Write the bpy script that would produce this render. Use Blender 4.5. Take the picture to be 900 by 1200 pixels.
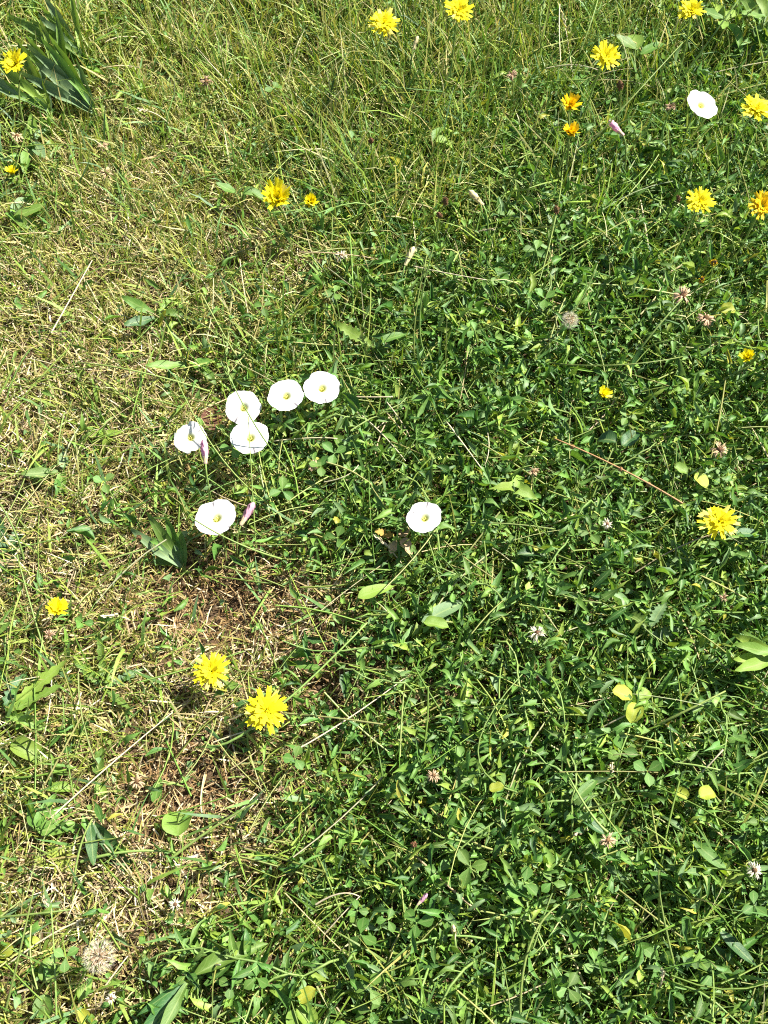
import bpy, math
import numpy as np
from mathutils import Vector, Matrix

for o in list(bpy.data.objects):
    bpy.data.objects.remove(o)
SC = bpy.context.scene
COL = SC.collection
R = np.random.RandomState(41)
rad = math.radians

# ------------------------------------------------------------------ camera
FPX = 1200.0                       # focal length in photo pixels (900 wide)
TH = rad(30.0)                     # tilt away from straight down
CAM = np.array([0.0, -0.375, 0.69])
cam = bpy.data.objects.new('camera', bpy.data.cameras.new('camera'))
COL.objects.link(cam)
cam.location = CAM
cam.rotation_euler = (TH, 0, 0)
cam.data.sensor_fit = 'HORIZONTAL'
cam.data.sensor_width = 36
cam.data.lens = FPX / 900 * 36
cam.data.clip_start = 0.01
cam.data.clip_end = 200
SC.camera = cam
SC.render.resolution_x, SC.render.resolution_y = 768, 1024

# ------------------------------------------------------------------ light
SUN_EL, SUN_AZ = rad(50), math.atan2(0.93, 0.40)   # azimuth clockwise from +Y
sdir = Vector((math.sin(SUN_AZ) * math.cos(SUN_EL), math.cos(SUN_AZ) * math.cos(SUN_EL), math.sin(SUN_EL)))
world = bpy.data.worlds.new('World')
SC.world = world
world.use_nodes = True
wn = world.node_tree
bg = wn.nodes['Background']
sky = wn.nodes.new('ShaderNodeTexSky')
sky.sky_type = 'NISHITA'
sky.sun_disc = False
sky.sun_elevation = SUN_EL
sky.sun_rotation = SUN_AZ
wn.links.new(sky.outputs[0], bg.inputs[0])
bg.inputs[1].default_value = 0.055
sl = bpy.data.lights.new('sun', 'SUN')
sl.energy = 5.0
sl.angle = rad(0.53)
sl.color = (1.0, 0.965, 0.90)
sun = bpy.data.objects.new('sun', sl)
COL.objects.link(sun)
sun.rotation_euler = sdir.to_track_quat('Z', 'Y').to_euler()
SC.view_settings.view_transform = 'Standard'
SC.view_settings.look = 'None'
SC.view_settings.gamma = 1
SC.view_settings.exposure = 1.4
SC.cycles.use_denoising = False
SC.cycles.pixel_filter_type = 'BLACKMAN_HARRIS'
SC.cycles.filter_width = 1.1
SC.cycles.max_bounces = 5
SC.cycles.diffuse_bounces = 2
SC.cycles.transmission_bounces = 3
SC.cycles.transparent_max_bounces = 4

# ------------------------------------------------------------------ projection helpers
FW = np.array([0, math.sin(TH), -math.cos(TH)])
UP = np.array([0, math.cos(TH), math.sin(TH)])
RT = np.array([1.0, 0, 0])

def project(P):
    d = np.asarray(P, float) - CAM
    z = d @ FW
    return 450 + FPX * (d @ RT) / z, 600 - FPX * (d @ UP) / z, z

def at(px, py, z):
    d = FW + RT * (px - 450) / FPX + UP * (600 - py) / FPX
    return CAM + d * (z - CAM[2]) / d[2]

def px_scale(px, py, z=0.03):
    """metres per photo pixel at that spot"""
    p = at(px, py, z)
    return float((p - CAM) @ FW) / FPX

# ------------------------------------------------------------------ terrain and plant-cover fields
HOLES = [(262, 695, 95, 62, .009), (385, 785, 55, 48, .008), (215, 930, 70, 50, .007), (620, 470, 40, 30, .006), (455, 580, 30, 25, .006),
         (765, 185, 30, 45, .010), (5, 630, 25, 60, .016), (880, 960, 40, 30, .010), (420, 1120, 45, 55, .012)]
HOLES_W = []
for hx, hy, rx, ry, dp in HOLES:
    p = at(hx, hy, 0.0); s = px_scale(hx, hy, 0.0)
    HOLES_W.append((p[0], p[1], rx * s, ry * s * 1.15, dp))

def H(x, y):
    x = np.asarray(x, float); y = np.asarray(y, float)
    h = (0.0035 * np.sin(13 * x + 1.2) * np.cos(11 * y + .4) + 0.003 * np.sin(29 * x - 17 * y + 2.1)
         + 0.002 * np.sin(47 * x + 39 * y) + 0.0012 * np.sin(91 * x - 73 * y + 1.0))
    for cx, cy, rx, ry, dp in HOLES_W:
        h = h - dp * np.exp(-((x - cx) / rx) ** 2 - ((y - cy) / ry) ** 2)
    far = np.clip((np.hypot(x, y - .2) - 1.2) / 2.0, 0, 1)
    return h * (1 - .5 * far)

def grid(rows):
    return np.array(rows, float)

LUSH = grid([[.35, .15, .20, .35, .45, .60, .75], [.35, .10, .20, .45, .65, .75, .85], [.10, .05, .18, .75, .85, .95, .95],
             [.08, .16, .55, .95, 1, 1, 1], [.10, .30, .50, .95, 1, 1, 1], [.18, .15, .18, .75, 1, 1, 1],
             [.35, .18, .22, .80, 1, 1, 1], [.40, .16, .60, .90, 1, 1, 1], [.40, .30, .85, .90, 1, 1, 1]])
STRAW = grid([[.35, .45, .40, .22, .25, .15, .10], [.35, .60, .50, .18, .15, .10, .10], [.60, .80, .80, .18, .10, .06, .06],
              [.80, .85, .35, .06, .05, .05, .05], [.90, .60, .45, .10, .03, .03, .03], [.60, .70, .95, .30, .03, .03, .03],
              [.55, .85, .80, .15, .03, .03, .03], [.55, 1.0, .35, .12, .03, .03, .03], [.70, .75, .20, .10, .03, .03, .03]])
GLEN = grid([[4.0, 3.5, 4.5, 6.0, 6.0, 5.0, 5.0], [3.2, 2.7, 4.0, 6.0, 5.0, 5.0, 5.0], [2.2, 2.1, 2.6, 4.6, 4.0, 4.0, 4.0],
             [2.1, 2.1, 3.0, 3.2, 3.0, 3.5, 4.0], [2.1, 2.3, 2.6, 3.0, 3.0, 3.2, 4.0], [2.3, 2.1, 2.0, 2.6, 3.0, 3.2, 4.0],
             [2.6, 2.3, 2.1, 3.0, 3.2, 3.6, 4.0], [3.0, 2.0, 2.6, 3.5, 3.6, 4.0, 4.0], [3.0, 2.4, 3.0, 4.0, 4.0, 4.0, 4.0]])
GDEN = grid([[.9, 1., 1., 1., .9, .8, .7], [.9, 1., 1., .95, .75, .65, .6], [1., 1., .95, .8, .65, .62, .62],
             [1., 1., .8, .62, .58, .58, .62], [.9, .85, .6, .58, .58, .58, .62], [.9, .8, .35, .55, .58, .58, .65],
             [.8, .6, .4, .6, .58, .62, .65], [.7, .3, .6, .62, .62, .66, .7], [.6, .5, .65, .66, .7, .7, .7]])

def field(G, px, py):
    u = np.clip(px / 150.0, 0, 5.999); v = np.clip(py / 150.0, 0, 7.999)
    i = u.astype(int); j = v.astype(int); fu = u - i; fv = v - j
    return (G[j, i] * (1 - fu) + G[j, i + 1] * fu) * (1 - fv) + (G[j + 1, i] * (1 - fu) + G[j + 1, i + 1] * fu) * fv

def zone(x, y):
    P = np.stack([x, y, np.full_like(x, 0.015)], -1)
    px, py, _ = project(P)
    w = 38 * np.sin(31 * x + 23 * y + 1) + 30 * np.sin(53 * y - 41 * x) + 18 * np.sin(97 * x + 5) * np.cos(83 * y)
    w2 = 34 * np.cos(37 * x - 29 * y) + 26 * np.sin(61 * x + 47 * y + 2)
    return px + w, py + w2

def hole(x, y):
    h = np.zeros_like(x)
    for cx, cy, rx, ry, dp in HOLES_W[:3]:
        h = np.maximum(h, np.exp(-((x - cx) / rx) ** 2 - ((y - cy) / ry) ** 2))
    return h

def scatter(n, margin=130, outer=False):
    """n random ground points in the frame (plus margin), or in the wider ring round it"""
    out = []; got = 0
    while got < n:
        m = max(4 * (n - got), 2000)
        x = R.uniform(-.95, .95, m); y = R.uniform(-.75, 1.5, m)
        P = np.stack([x, y, np.full(m, .015)], -1)
        px, py, _ = project(P)
        ins = (px > -margin) & (px < 900 + margin) & (py > -margin * .7) & (py < 1200 + margin)
        k = ~ins if outer else ins
        out.append(np.stack([x[k], y[k]], -1)); got += int(k.sum())
    A = np.concatenate(out)[:n]
    return A[:, 0].copy(), A[:, 1].copy()

# ------------------------------------------------------------------ materials
def new_mat(name):
    m = bpy.data.materials.new(name); m.use_nodes = True
    nt = m.node_tree; nt.nodes.clear()
    return m, nt, nt.nodes, nt.links

def leafy(name, rough=.5, trans=.3, attr=True, color=(.1, .2, .04), vary=.25, veins=.0, spec=.35, tint=(1.25, 1.25, .55)):
    m, nt, N, L = new_mat(name)
    out = N.new('ShaderNodeOutputMaterial'); mix = N.new('ShaderNodeMixShader')
    pb = N.new('ShaderNodeBsdfPrincipled'); tr = N.new('ShaderNodeBsdfTranslucent')
    if attr:
        a = N.new('ShaderNodeAttribute'); a.attribute_name = 'col'; c = a.outputs['Color']
    else:
        oi = N.new('ShaderNodeObjectInfo'); hs = N.new('ShaderNodeHueSaturation')
        hs.inputs['Color'].default_value = (*color, 1)
        mr = N.new('ShaderNodeMapRange'); mr.inputs[3].default_value = 1 - vary; mr.inputs[4].default_value = 1 + vary
        mh = N.new('ShaderNodeMapRange'); mh.inputs[3].default_value = .5 - vary * .06; mh.inputs[4].default_value = .5 + vary * .06
        mu = N.new('ShaderNodeMath'); mu.operation = 'MULTIPLY'; mu.inputs[1].default_value = 7.31
        fr = N.new('ShaderNodeMath'); fr.operation = 'FRACT'
        L.new(oi.outputs['Random'], mr.inputs[0]); L.new(oi.outputs['Random'], mu.inputs[0]); L.new(mu.outputs[0], fr.inputs[0])
        L.new(fr.outputs[0], mh.inputs[0]); L.new(mr.outputs[0], hs.inputs['Value']); L.new(mh.outputs[0], hs.inputs['Hue'])
        c = hs.outputs[0]
    tc = N.new('ShaderNodeTexCoord')
    nz = N.new('ShaderNodeTexNoise'); nz.inputs['Scale'].default_value = 420; nz.inputs['Detail'].default_value = 3
    L.new(tc.outputs['Object'], nz.inputs['Vector'])
    ml = N.new('ShaderNodeMix'); ml.data_type = 'RGBA'; ml.blend_type = 'MULTIPLY'; ml.inputs[0].default_value = .6
    cr = N.new('ShaderNodeMapRange'); cr.inputs[1].default_value = .3; cr.inputs[2].default_value = .7
    cr.inputs[3].default_value = .68; cr.inputs[4].default_value = 1.25
    L.new(nz.outputs[0], cr.inputs[0]); L.new(c, ml.inputs[6]); L.new(cr.outputs[0], ml.inputs[7])
    c = ml.outputs[2]
    if veins > 0:
        lc = N.new('ShaderNodeAttribute'); lc.attribute_name = 'leafco'
        sx = N.new('ShaderNodeSeparateXYZ'); L.new(lc.outputs['Vector'], sx.inputs[0])
        ab = N.new('ShaderNodeMath'); ab.operation = 'ABSOLUTE'; L.new(sx.outputs[0], ab.inputs[0])
        md = N.new('ShaderNodeMapRange'); md.inputs[1].default_value = .04; md.inputs[2].default_value = .16
        md.inputs[3].default_value = 1; md.inputs[4].default_value = 0; L.new(ab.outputs[0], md.inputs[0])
        # slanting side veins
        q = N.new('ShaderNodeMath'); q.operation = 'MULTIPLY'; q.inputs[1].default_value = 55; L.new(sx.outputs[1], q.inputs[0])
        q2 = N.new('ShaderNodeMath'); q2.operation = 'MULTIPLY_ADD'; q2.inputs[1].default_value = -14; L.new(ab.outputs[0], q2.inputs[0]); L.new(q.outputs[0], q2.inputs[2])
        sn = N.new('ShaderNodeMath'); sn.operation = 'SINE'; L.new(q2.outputs[0], sn.inputs[0])
        sv = N.new('ShaderNodeMapRange'); sv.inputs[1].default_value = .8; sv.inputs[2].default_value = 1
        sv.inputs[3].default_value = 0; sv.inputs[4].default_value = .45; L.new(sn.outputs[0], sv.inputs[0])
        mx = N.new('ShaderNodeMath'); mx.operation = 'MAXIMUM'; L.new(md.outputs[0], mx.inputs[0]); L.new(sv.outputs[0], mx.inputs[1])
        ms = N.new('ShaderNodeMath'); ms.operation = 'MULTIPLY'; ms.inputs[1].default_value = veins; L.new(mx.outputs[0], ms.inputs[0])
        mv = N.new('ShaderNodeMix'); mv.data_type = 'RGBA'; L.new(ms.outputs[0], mv.inputs[0]); L.new(c, mv.inputs[6]); mv.inputs[7].default_value = (.34, .42, .14, 1)
        c = mv.outputs[2]
    L.new(c, pb.inputs['Base Color'])
    tm = N.new('ShaderNodeMix'); tm.data_type = 'RGBA'; tm.blend_type = 'MULTIPLY'; tm.inputs[0].default_value = 1
    tm.inputs[7].default_value = (*tint, 1); L.new(c, tm.inputs[6]); L.new(tm.outputs[2], tr.inputs['Color'])
    bp = N.new('ShaderNodeBump'); bp.inputs['Strength'].default_value = .25; bp.inputs['Distance'].default_value = .0006
    L.new(nz.outputs[0], bp.inputs['Height']); L.new(bp.outputs[0], pb.inputs['Normal'])
    pb.inputs['Roughness'].default_value = rough; pb.inputs['Specular IOR Level'].default_value = spec
    mix.inputs[0].default_value = trans
    L.new(pb.outputs[0], mix.inputs[1]); L.new(tr.outputs[0], mix.inputs[2]); L.new(mix.outputs[0], out.inputs[0])
    return m

M_GRASS = leafy('grass_blade', rough=.5, trans=.3, spec=.35)
M_STRAW = leafy('dry_straw', rough=.6, trans=.15, spec=.3, tint=(1.1, 1.0, .8))
M_LEAF = leafy('leaf_cover', rough=.52, trans=.28, veins=.4, spec=.40)
def plain(name, color, vary=.12, trans=.2, rough=.5, veins=0, spec=.35, tint=(1.2, 1.2, .6)):
    return leafy(name, rough, trans, False, color, vary, veins, spec, tint)
M_BIND = plain('bindweed_leaf', (.095, .20, .03), .32, .28, .45, .35, .42)
M_STEM = plain('green_stem', (.20, .30, .07), .2, .15)
M_STALK = plain('grass_stalk', (.24, .33, .08), .25, .2)
M_DRYSTALK = plain('pale_straw', (.62, .54, .34), .18, .1, .55, 0, .3, (1.1, 1, .8))
M_REDSTEM = plain('reddish_stem', (.36, .19, .08), .1, .05)
M_YEL = plain('yellow_petal', (.90, .80, .018), .04, .25, .55, 0, .2, (1.1, 1.0, .4))
M_YELPALE = plain('pale_yellow_petal', (.90, .78, .16), .06, .3, .55, 0, .2, (1.1, 1.0, .6))
M_YELC = plain('yellow_floret_centre', (.90, .78, .014), .04, .15, .6, 0, .2, (1.1, 1, .4))
M_ORANGE = plain('orange_yellow_petal', (.88, .62, .012), .08, .2, .55, 0, .2, (1.1, 1.0, .4))
M_PINK = plain('pink_bindweed_petal', (.74, .42, .52), .25, .3, .5, 0, .2, (1.1, .9, 1))
M_CREAM = plain('cream_petal', (.78, .68, .36), .1, .3, .5, 0, .2, (1, 1, .9))
M_TAN = plain('dried_floret', (.50, .36, .21), .25, .15, .7, 0, .15, (1.1, .95, .8))
M_BROWN = plain('brown_seed_head', (.16, .085, .04), .25, .05, .75, 0, .15, (1, 1, 1))
M_PAPPUS = plain('seed_fluff', (.90, .82, .66), .05, .5, .8, 0, .1, (1, 1, .9))
M_ORANGE_DEAD = plain('golden_dead_leaf', (.42, .26, .05), .2, .2, .6, .2, .25, (1.2, .9, .5))
M_DEAD = plain('dead_brown_leaf', (.11, .042, .02), .1, .1, .6, .2, .25, (1.3, .8, .5))
M_PLANT = plain('plantain_leaf', (.125, .235, .036), .22, .26, .46, .4, .4)
M_PALELEAF = plain('pale_green_leaf', (.22, .34, .05), .15, .3, .48, .35, .35)
M_YELLEAF = plain('yellowing_leaf', (.36, .40, .045), .2, .3, .5, .3, .3)
M_GREYLEAF = plain('grey_green_leaf', (.15, .24, .10), .12, .2, .5, .4, .4)
M_DARKLEAF = plain('dark_green_leaf', (.05, .13, .035), .15, .22, .42, .4, .45)
M_CLOVER = plain('clover_leaf', (.105, .215, .036), .25, .25, .5, .3, .35)
M_ANTHER = plain('anther', (.80, .74, .22), .05, .1)

def white_mat():
    m, nt, N, L = new_mat('white_corolla')
    out = N.new('ShaderNodeOutputMaterial'); mix = N.new('ShaderNodeMixShader'); mix.inputs[0].default_value = .3
    pb = N.new('ShaderNodeBsdfPrincipled'); tr = N.new('ShaderNodeBsdfTranslucent')
    lc = N.new('ShaderNodeAttribute'); lc.attribute_name = 'leafco'
    sx = N.new('ShaderNodeSeparateXYZ'); L.new(lc.outputs['Vector'], sx.inputs[0])
    rp = N.new('ShaderNodeValToRGB'); e = rp.color_ramp.elements
    e[0].position = .06; e[0].color = (.62, .60, .08, 1); e[1].position = .34; e[1].color = (.82, .81, .77, 1)
    k = rp.color_ramp.elements.new(.17); k.color = (.74, .74, .30, 1)
    L.new(sx.outputs[1], rp.inputs[0])
    # mauve lines along the five folds, darkened to paint crease shading into the colour
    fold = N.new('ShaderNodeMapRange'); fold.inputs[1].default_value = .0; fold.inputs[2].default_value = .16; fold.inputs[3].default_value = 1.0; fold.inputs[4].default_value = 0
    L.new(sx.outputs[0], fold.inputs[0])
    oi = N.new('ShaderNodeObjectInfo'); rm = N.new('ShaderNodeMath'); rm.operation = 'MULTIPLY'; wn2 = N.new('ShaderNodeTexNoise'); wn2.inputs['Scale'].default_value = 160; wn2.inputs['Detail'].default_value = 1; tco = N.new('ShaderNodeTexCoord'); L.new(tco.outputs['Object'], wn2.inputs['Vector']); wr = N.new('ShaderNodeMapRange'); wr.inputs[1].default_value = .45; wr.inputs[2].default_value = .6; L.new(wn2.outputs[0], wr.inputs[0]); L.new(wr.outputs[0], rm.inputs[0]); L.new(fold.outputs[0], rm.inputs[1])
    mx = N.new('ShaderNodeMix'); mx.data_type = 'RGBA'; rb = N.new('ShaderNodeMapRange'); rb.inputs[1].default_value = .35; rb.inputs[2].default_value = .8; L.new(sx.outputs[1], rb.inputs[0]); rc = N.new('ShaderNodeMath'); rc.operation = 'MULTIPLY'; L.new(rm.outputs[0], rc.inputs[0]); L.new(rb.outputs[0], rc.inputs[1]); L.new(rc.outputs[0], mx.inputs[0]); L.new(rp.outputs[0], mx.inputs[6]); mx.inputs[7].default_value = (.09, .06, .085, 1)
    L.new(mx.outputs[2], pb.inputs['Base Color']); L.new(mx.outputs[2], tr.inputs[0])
    pb.inputs['Roughness'].default_value = .55; pb.inputs['Specular IOR Level'].default_value = .25
    L.new(pb.outputs[0], mix.inputs[1]); L.new(tr.outputs[0], mix.inputs[2]); L.new(mix.outputs[0], out.inputs[0])
    return m
M_WHITE = white_mat()

def soil_mat():
    m, nt, N, L = new_mat('soil')
    out = N.new('ShaderNodeOutputMaterial'); pb = N.new('ShaderNodeBsdfPrincipled'); tc = N.new('ShaderNodeTexCoord')
    n1 = N.new('ShaderNodeTexNoise'); n1.inputs['Scale'].default_value = 90; n1.inputs['Detail'].default_value = 8; n1.inputs['Roughness'].default_value = .7
    n2 = N.new('ShaderNodeTexNoise'); n2.inputs['Scale'].default_value = 6; n2.inputs['Detail'].default_value = 4
    L.new(tc.outputs['Object'], n1.inputs[0]); L.new(tc.outputs['Object'], n2.inputs[0])
    r = N.new('ShaderNodeValToRGB'); r.color_ramp.elements[0].position = .3; r.color_ramp.elements[0].color = (.035, .022, .012, 1)
    r.color_ramp.elements[1].position = .72; r.color_ramp.elements[1].color = (.17, .11, .06, 1)
    L.new(n1.outputs[0], r.inputs[0])
    g = N.new('ShaderNodeValToRGB'); g.color_ramp.elements[0].color = (.04, .07, .015, 1); g.color_ramp.elements[1].color = (.12, .13, .04, 1)
    L.new(n2.outputs[0], g.inputs[0])
    # beyond the modelled turf the sheet is short grass seen from afar
    ln = N.new('ShaderNodeVectorMath'); ln.operation = 'LENGTH'; L.new(tc.outputs['Object'], ln.inputs[0])
    mr = N.new('ShaderNodeMapRange'); mr.inputs[1].default_value = 1.1; mr.inputs[2].default_value = 1.9; L.new(ln.outputs['Value'], mr.inputs[0])
    mx = N.new('ShaderNodeMix'); mx.data_type = 'RGBA'; L.new(mr.outputs[0], mx.inputs[0]); L.new(r.outputs[0], mx.inputs[6]); L.new(g.outputs[0], mx.inputs[7])
    L.new(mx.outputs[2], pb.inputs['Base Color']); pb.inputs['Roughness'].default_value = .95; pb.inputs['Specular IOR Level'].default_value = .1
    b = N.new('ShaderNodeBump'); b.inputs['Strength'].default_value = .8; b.inputs['Distance'].default_value = .004
    L.new(n1.outputs[0], b.inputs['Height']); L.new(b.outputs[0], pb.inputs['Normal']); L.new(pb.outputs[0], out.inputs[0])
    return m
M_SOIL = soil_mat()

# ------------------------------------------------------------------ mesh plumbing
def mesh_from(name, V, polys, mat, col=None, lc=None):
    """V (n,3); polys: list of index arrays (m,k)"""
    me = bpy.data.meshes.new(name)
    V = np.ascontiguousarray(V, np.float32)
    me.vertices.add(len(V)); me.vertices.foreach_set('co', V.ravel())
    tot = np.concatenate([np.full(len(p), p.shape[1], np.int32) for p in polys if len(p)])
    idx = np.concatenate([p.ravel() for p in polys if len(p)]).astype(np.int32)
    start = np.concatenate([[0], np.cumsum(tot)[:-1]]).astype(np.int32)
    me.loops.add(len(idx)); me.loops.foreach_set('vertex_index', idx)
    me.polygons.add(len(tot)); me.polygons.foreach_set('loop_start', start); me.polygons.foreach_set('loop_total', tot)
    me.polygons.foreach_set('use_smooth', np.ones(len(tot), bool))
    if col is not None:
        a = me.attributes.new('col', 'FLOAT_COLOR', 'POINT')
        c4 = np.ones((len(V), 4), np.float32); c4[:, :3] = col
        a.data.foreach_set('color', c4.ravel())
    if lc is not None:
        a = me.attributes.new('leafco', 'FLOAT_VECTOR', 'POINT')
        c3 = np.zeros((len(V), 3), np.float32); c3[:, :2] = lc
        a.data.foreach_set('vector', c3.ravel())
    me.update(calc_edges=True)
    me.materials.append(mat)
    return me

class Acc:
    def __init__(s):
        s.V, s.P, s.C, s.L, s.n = [], {3: [], 4: []}, [], [], 0
    def add(s, V, quads, tris, col, lc=None):
        """V (n,k,3) instances of one template; col (n,3) or (n,k,3)"""
        n, k = V.shape[:2]
        if n == 0: return
        off = s.n + np.arange(n)[:, None, None] * k
        if len(quads): s.P[4].append((np.asarray(quads)[None] + off).reshape(-1, 4))
        if len(tris): s.P[3].append((np.asarray(tris)[None] + off).reshape(-1, 3))
        s.V.append(V.reshape(-1, 3))
        if col.ndim == 2: col = np.repeat(col[:, None], k, 1)
        s.C.append(col.reshape(-1, 3))
        l = np.zeros((k, 2)) if lc is None else lc
        s.L.append(np.tile(l, (n, 1)))
        s.n += n * k
    def mesh(s, name, mat):
        return mesh_from(name, np.concatenate(s.V), [np.concatenate(s.P[k]) for k in (3, 4) if s.P[k]], mat,
                         np.concatenate(s.C), np.concatenate(s.L))

def link(name, data, parent=None):
    o = bpy.data.objects.new(name, data); COL.objects.link(o)
    if parent is not None: o.parent = parent
    return o
def tag(o, label, cat, group=None):
    o['label'] = label; o['category'] = cat
    if group: o['group'] = group
    return o
def thing(name, label, cat, loc, group=None):
    o = link(name, None); o.empty_display_size = .005; o.location = Vector(loc)
    return tag(o, label, cat, group)
def stuff(name, acc, mat, label, cat):
    o = link(name, acc.mesh(name, mat)); o['kind'] = 'stuff'
    return tag(o, label, cat)

# ------------------------------------------------------------------ shape templates
def tube_data(P, r, k=5, cap=True):
    P = np.asarray(P, float); n = len(P)
    r = np.broadcast_to(np.asarray(r, float), (n,))
    T = np.gradient(P, axis=0); T /= np.linalg.norm(T, axis=1)[:, None] + 1e-12
    ref = np.array([0.31, .23, .92])
    A = np.cross(T, ref); bad = np.linalg.norm(A, axis=1) < .05
    A[bad] = np.cross(T[bad], [1, 0, 0]); A /= np.linalg.norm(A, axis=1)[:, None]
    B = np.cross(T, A)
    a = np.arange(k) / k * 2 * math.pi
    V = P[:, None] + r[:, None, None] * (np.cos(a)[None, :, None] * A[:, None] + np.sin(a)[None, :, None] * B[:, None])
    V = V.reshape(-1, 3); q = []
    for i in range(n - 1):
        for j in range(k):
            q.append((i * k + j, i * k + (j + 1) % k, (i + 1) * k + (j + 1) % k, (i + 1) * k + j))
    t = []
    if cap:
        V = np.vstack([V, P[-1] + T[-1] * r[-1]])
        t = [((n - 1) * k + j, (n - 1) * k + (j + 1) % k, len(V) - 1) for j in range(k)]
    return V, np.array(q), np.array(t).reshape(-1, 3).astype(int)

def tube_mesh(name, P, r, mat, k=5):
    V, q, t = tube_data(P, r, k)
    return mesh_from(name, V, [q, t], mat, lc=np.zeros((len(V), 2)) + .5)

def bez(a, b, c, n=7):
    t = np.linspace(0, 1, n)[:, None]
    a, b, c = map(np.asarray, (a, b, c))
    return (1 - t) ** 2 * a + 2 * t * (1 - t) * b + t * t * c

RT_ = np.random.RandomState(7)
def leaf_template(kind, n=6, fold=.25, curl=.5, wave=0., twist=0., ragged=0.):
    """unit-length leaf along +Y from origin, unit half-width 1 in X before scaling by the caller"""
    s = np.linspace(0, 1, n + 1)
    if kind == 'lance': w = np.sin(math.pi * np.clip(s * .93 + .05, 0, 1)) ** .8
    elif kind == 'linear': w = np.clip(np.minimum(s * 5 + .45, (1 - s) * 3.2), 0, 1)
    elif kind == 'ovate': w = np.sin(math.pi * s ** .72) ** .75
    elif kind == 'round': w = np.sqrt(np.clip(1 - (2 * s - 1) ** 2, 0, 1))
    elif kind == 'obovate': w = np.sin(math.pi * s ** 1.5) ** .8
    elif kind == 'arrow': w = (1 - s) ** .75 * (.72 + .55 * np.sin(math.pi * np.clip(s * 1.3, 0, 1)))
    elif kind == 'toothed':
        w = np.sin(math.pi * np.clip(s * .9 + .06, 0, 1)) ** .8 * (1 - .42 * ((np.arange(n + 1) % 2) == 0)); w[-1] = .05
    w = np.maximum(w, 0.02 if kind != 'arrow' else .03)
    V = np.zeros((n + 1, 3, 3)); lc = np.zeros((n + 1, 3, 2))
    rg = 1 + ragged * RT_.uniform(-1, 1, (n + 1, 2)); side = RT_.normal(0, ragged * .5)
    ph = 1.3
    for j, sx in enumerate((-1, 0, 1)):
        V[:, j, 0] = sx * w * rg[:, j // 2] + side * np.sin(s * 2.6)
        V[:, j, 1] = s
        V[:, j, 2] = abs(sx) * fold * w * .3 * rg[:, 1 - j // 2] + (wave * np.sin(s * 13 + sx * ph) * .1 * abs(sx))
        lc[:, j, 0] = sx; lc[:, j, 1] = s
    V = V.reshape(-1, 3); lc = lc.reshape(-1, 2); q = []
    for i in range(n):
        for j in range(2):
            q.append((i * 3 + j, i * 3 + j + 1, i * 3 + j + 4, i * 3 + j + 3))
    t = []
    if kind == 'arrow':
        b = len(V)
        V = np.vstack([V, [[-1.25, -.10, fold * .3], [1.25, -.10, fold * .3]]])
        lc = np.vstack([lc, [[-1, 0], [1, 0]]])
        t = [(1, 0, b), (0, 3, b), (2, 1, b + 1), (5, 2, b + 1)]
    # bend along the length, height in units of length
    y = V[:, 1].copy(); z = V[:, 2].copy()
    ang = curl * y
    if abs(curl) > 1e-3:
        V[:, 1] = np.sin(ang) / curl + z * .0
        V[:, 2] = z * .5 - (1 - np.cos(ang)) / curl
    if twist:
        a = twist * y; x0 = V[:, 0].copy(); V[:, 0] = x0 * np.cos(a)
        V[:, 2] += x0 * np.sin(a) * .2
    return V, np.array(q), np.array(t, int).reshape(-1, 3), lc

def place(T, loc, az, pitch, roll, length, halfw):
    """vectorised: template to (n,k,3). az: heading of leaf, pitch: rise of the leaf axis, roll about it"""
    n = len(az)
    V = np.repeat(T[None], n, 0).astype(float)
    V[:, :, 0] *= halfw[:, None]; V[:, :, 1] *= length[:, None]; V[:, :, 2] *= length[:, None]
    c, s = np.cos(roll)[:, None], np.sin(roll)[:, None]
    x = V[:, :, 0] * c + V[:, :, 2] * s; z = -V[:, :, 0] * s + V[:, :, 2] * c; y = V[:, :, 1]
    c, s = np.cos(pitch)[:, None], np.sin(pitch)[:, None]
    y, z = y * c - z * s, y * s + z * c
    c, s = np.cos(az)[:, None], np.sin(az)[:, None]      # heading az: +Y turned to (cos az, sin az)
    X = y * c + x * s; Y = y * s - x * c
    return np.stack([X, Y, z], -1) + loc[:, None, :]

def M_place(az, pitch, roll, length, halfw, loc):
    """the same as a 4x4 matrix for part objects"""
    m = Matrix.Translation(Vector(loc)) @ Matrix.Rotation(az - math.pi / 2, 4, 'Z') @ Matrix.Rotation(pitch, 4, 'X') @ Matrix.Rotation(roll, 4, 'Y')
    return m @ Matrix.Diagonal((halfw, length, length, 1))

# ------------------------------------------------------------------ ground sheet
g = np.linspace(-1, 1, 221); g = 1.1 * g + 28.9 * np.sign(g) * np.abs(g) ** 9
gx, gy = np.meshgrid(g, g + .2)
GV = np.stack([gx, gy, H(gx, gy)], -1).reshape(-1, 3)
n = 221; ii = (np.arange(n - 1)[:, None] * n + np.arange(n - 1)[None]).ravel()
GQ = np.stack([ii, ii + 1, ii + n + 1, ii + n], -1)
ground = link('ground', mesh_from('ground', GV, [GQ], M_SOIL)); ground['kind'] = 'structure'

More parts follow.
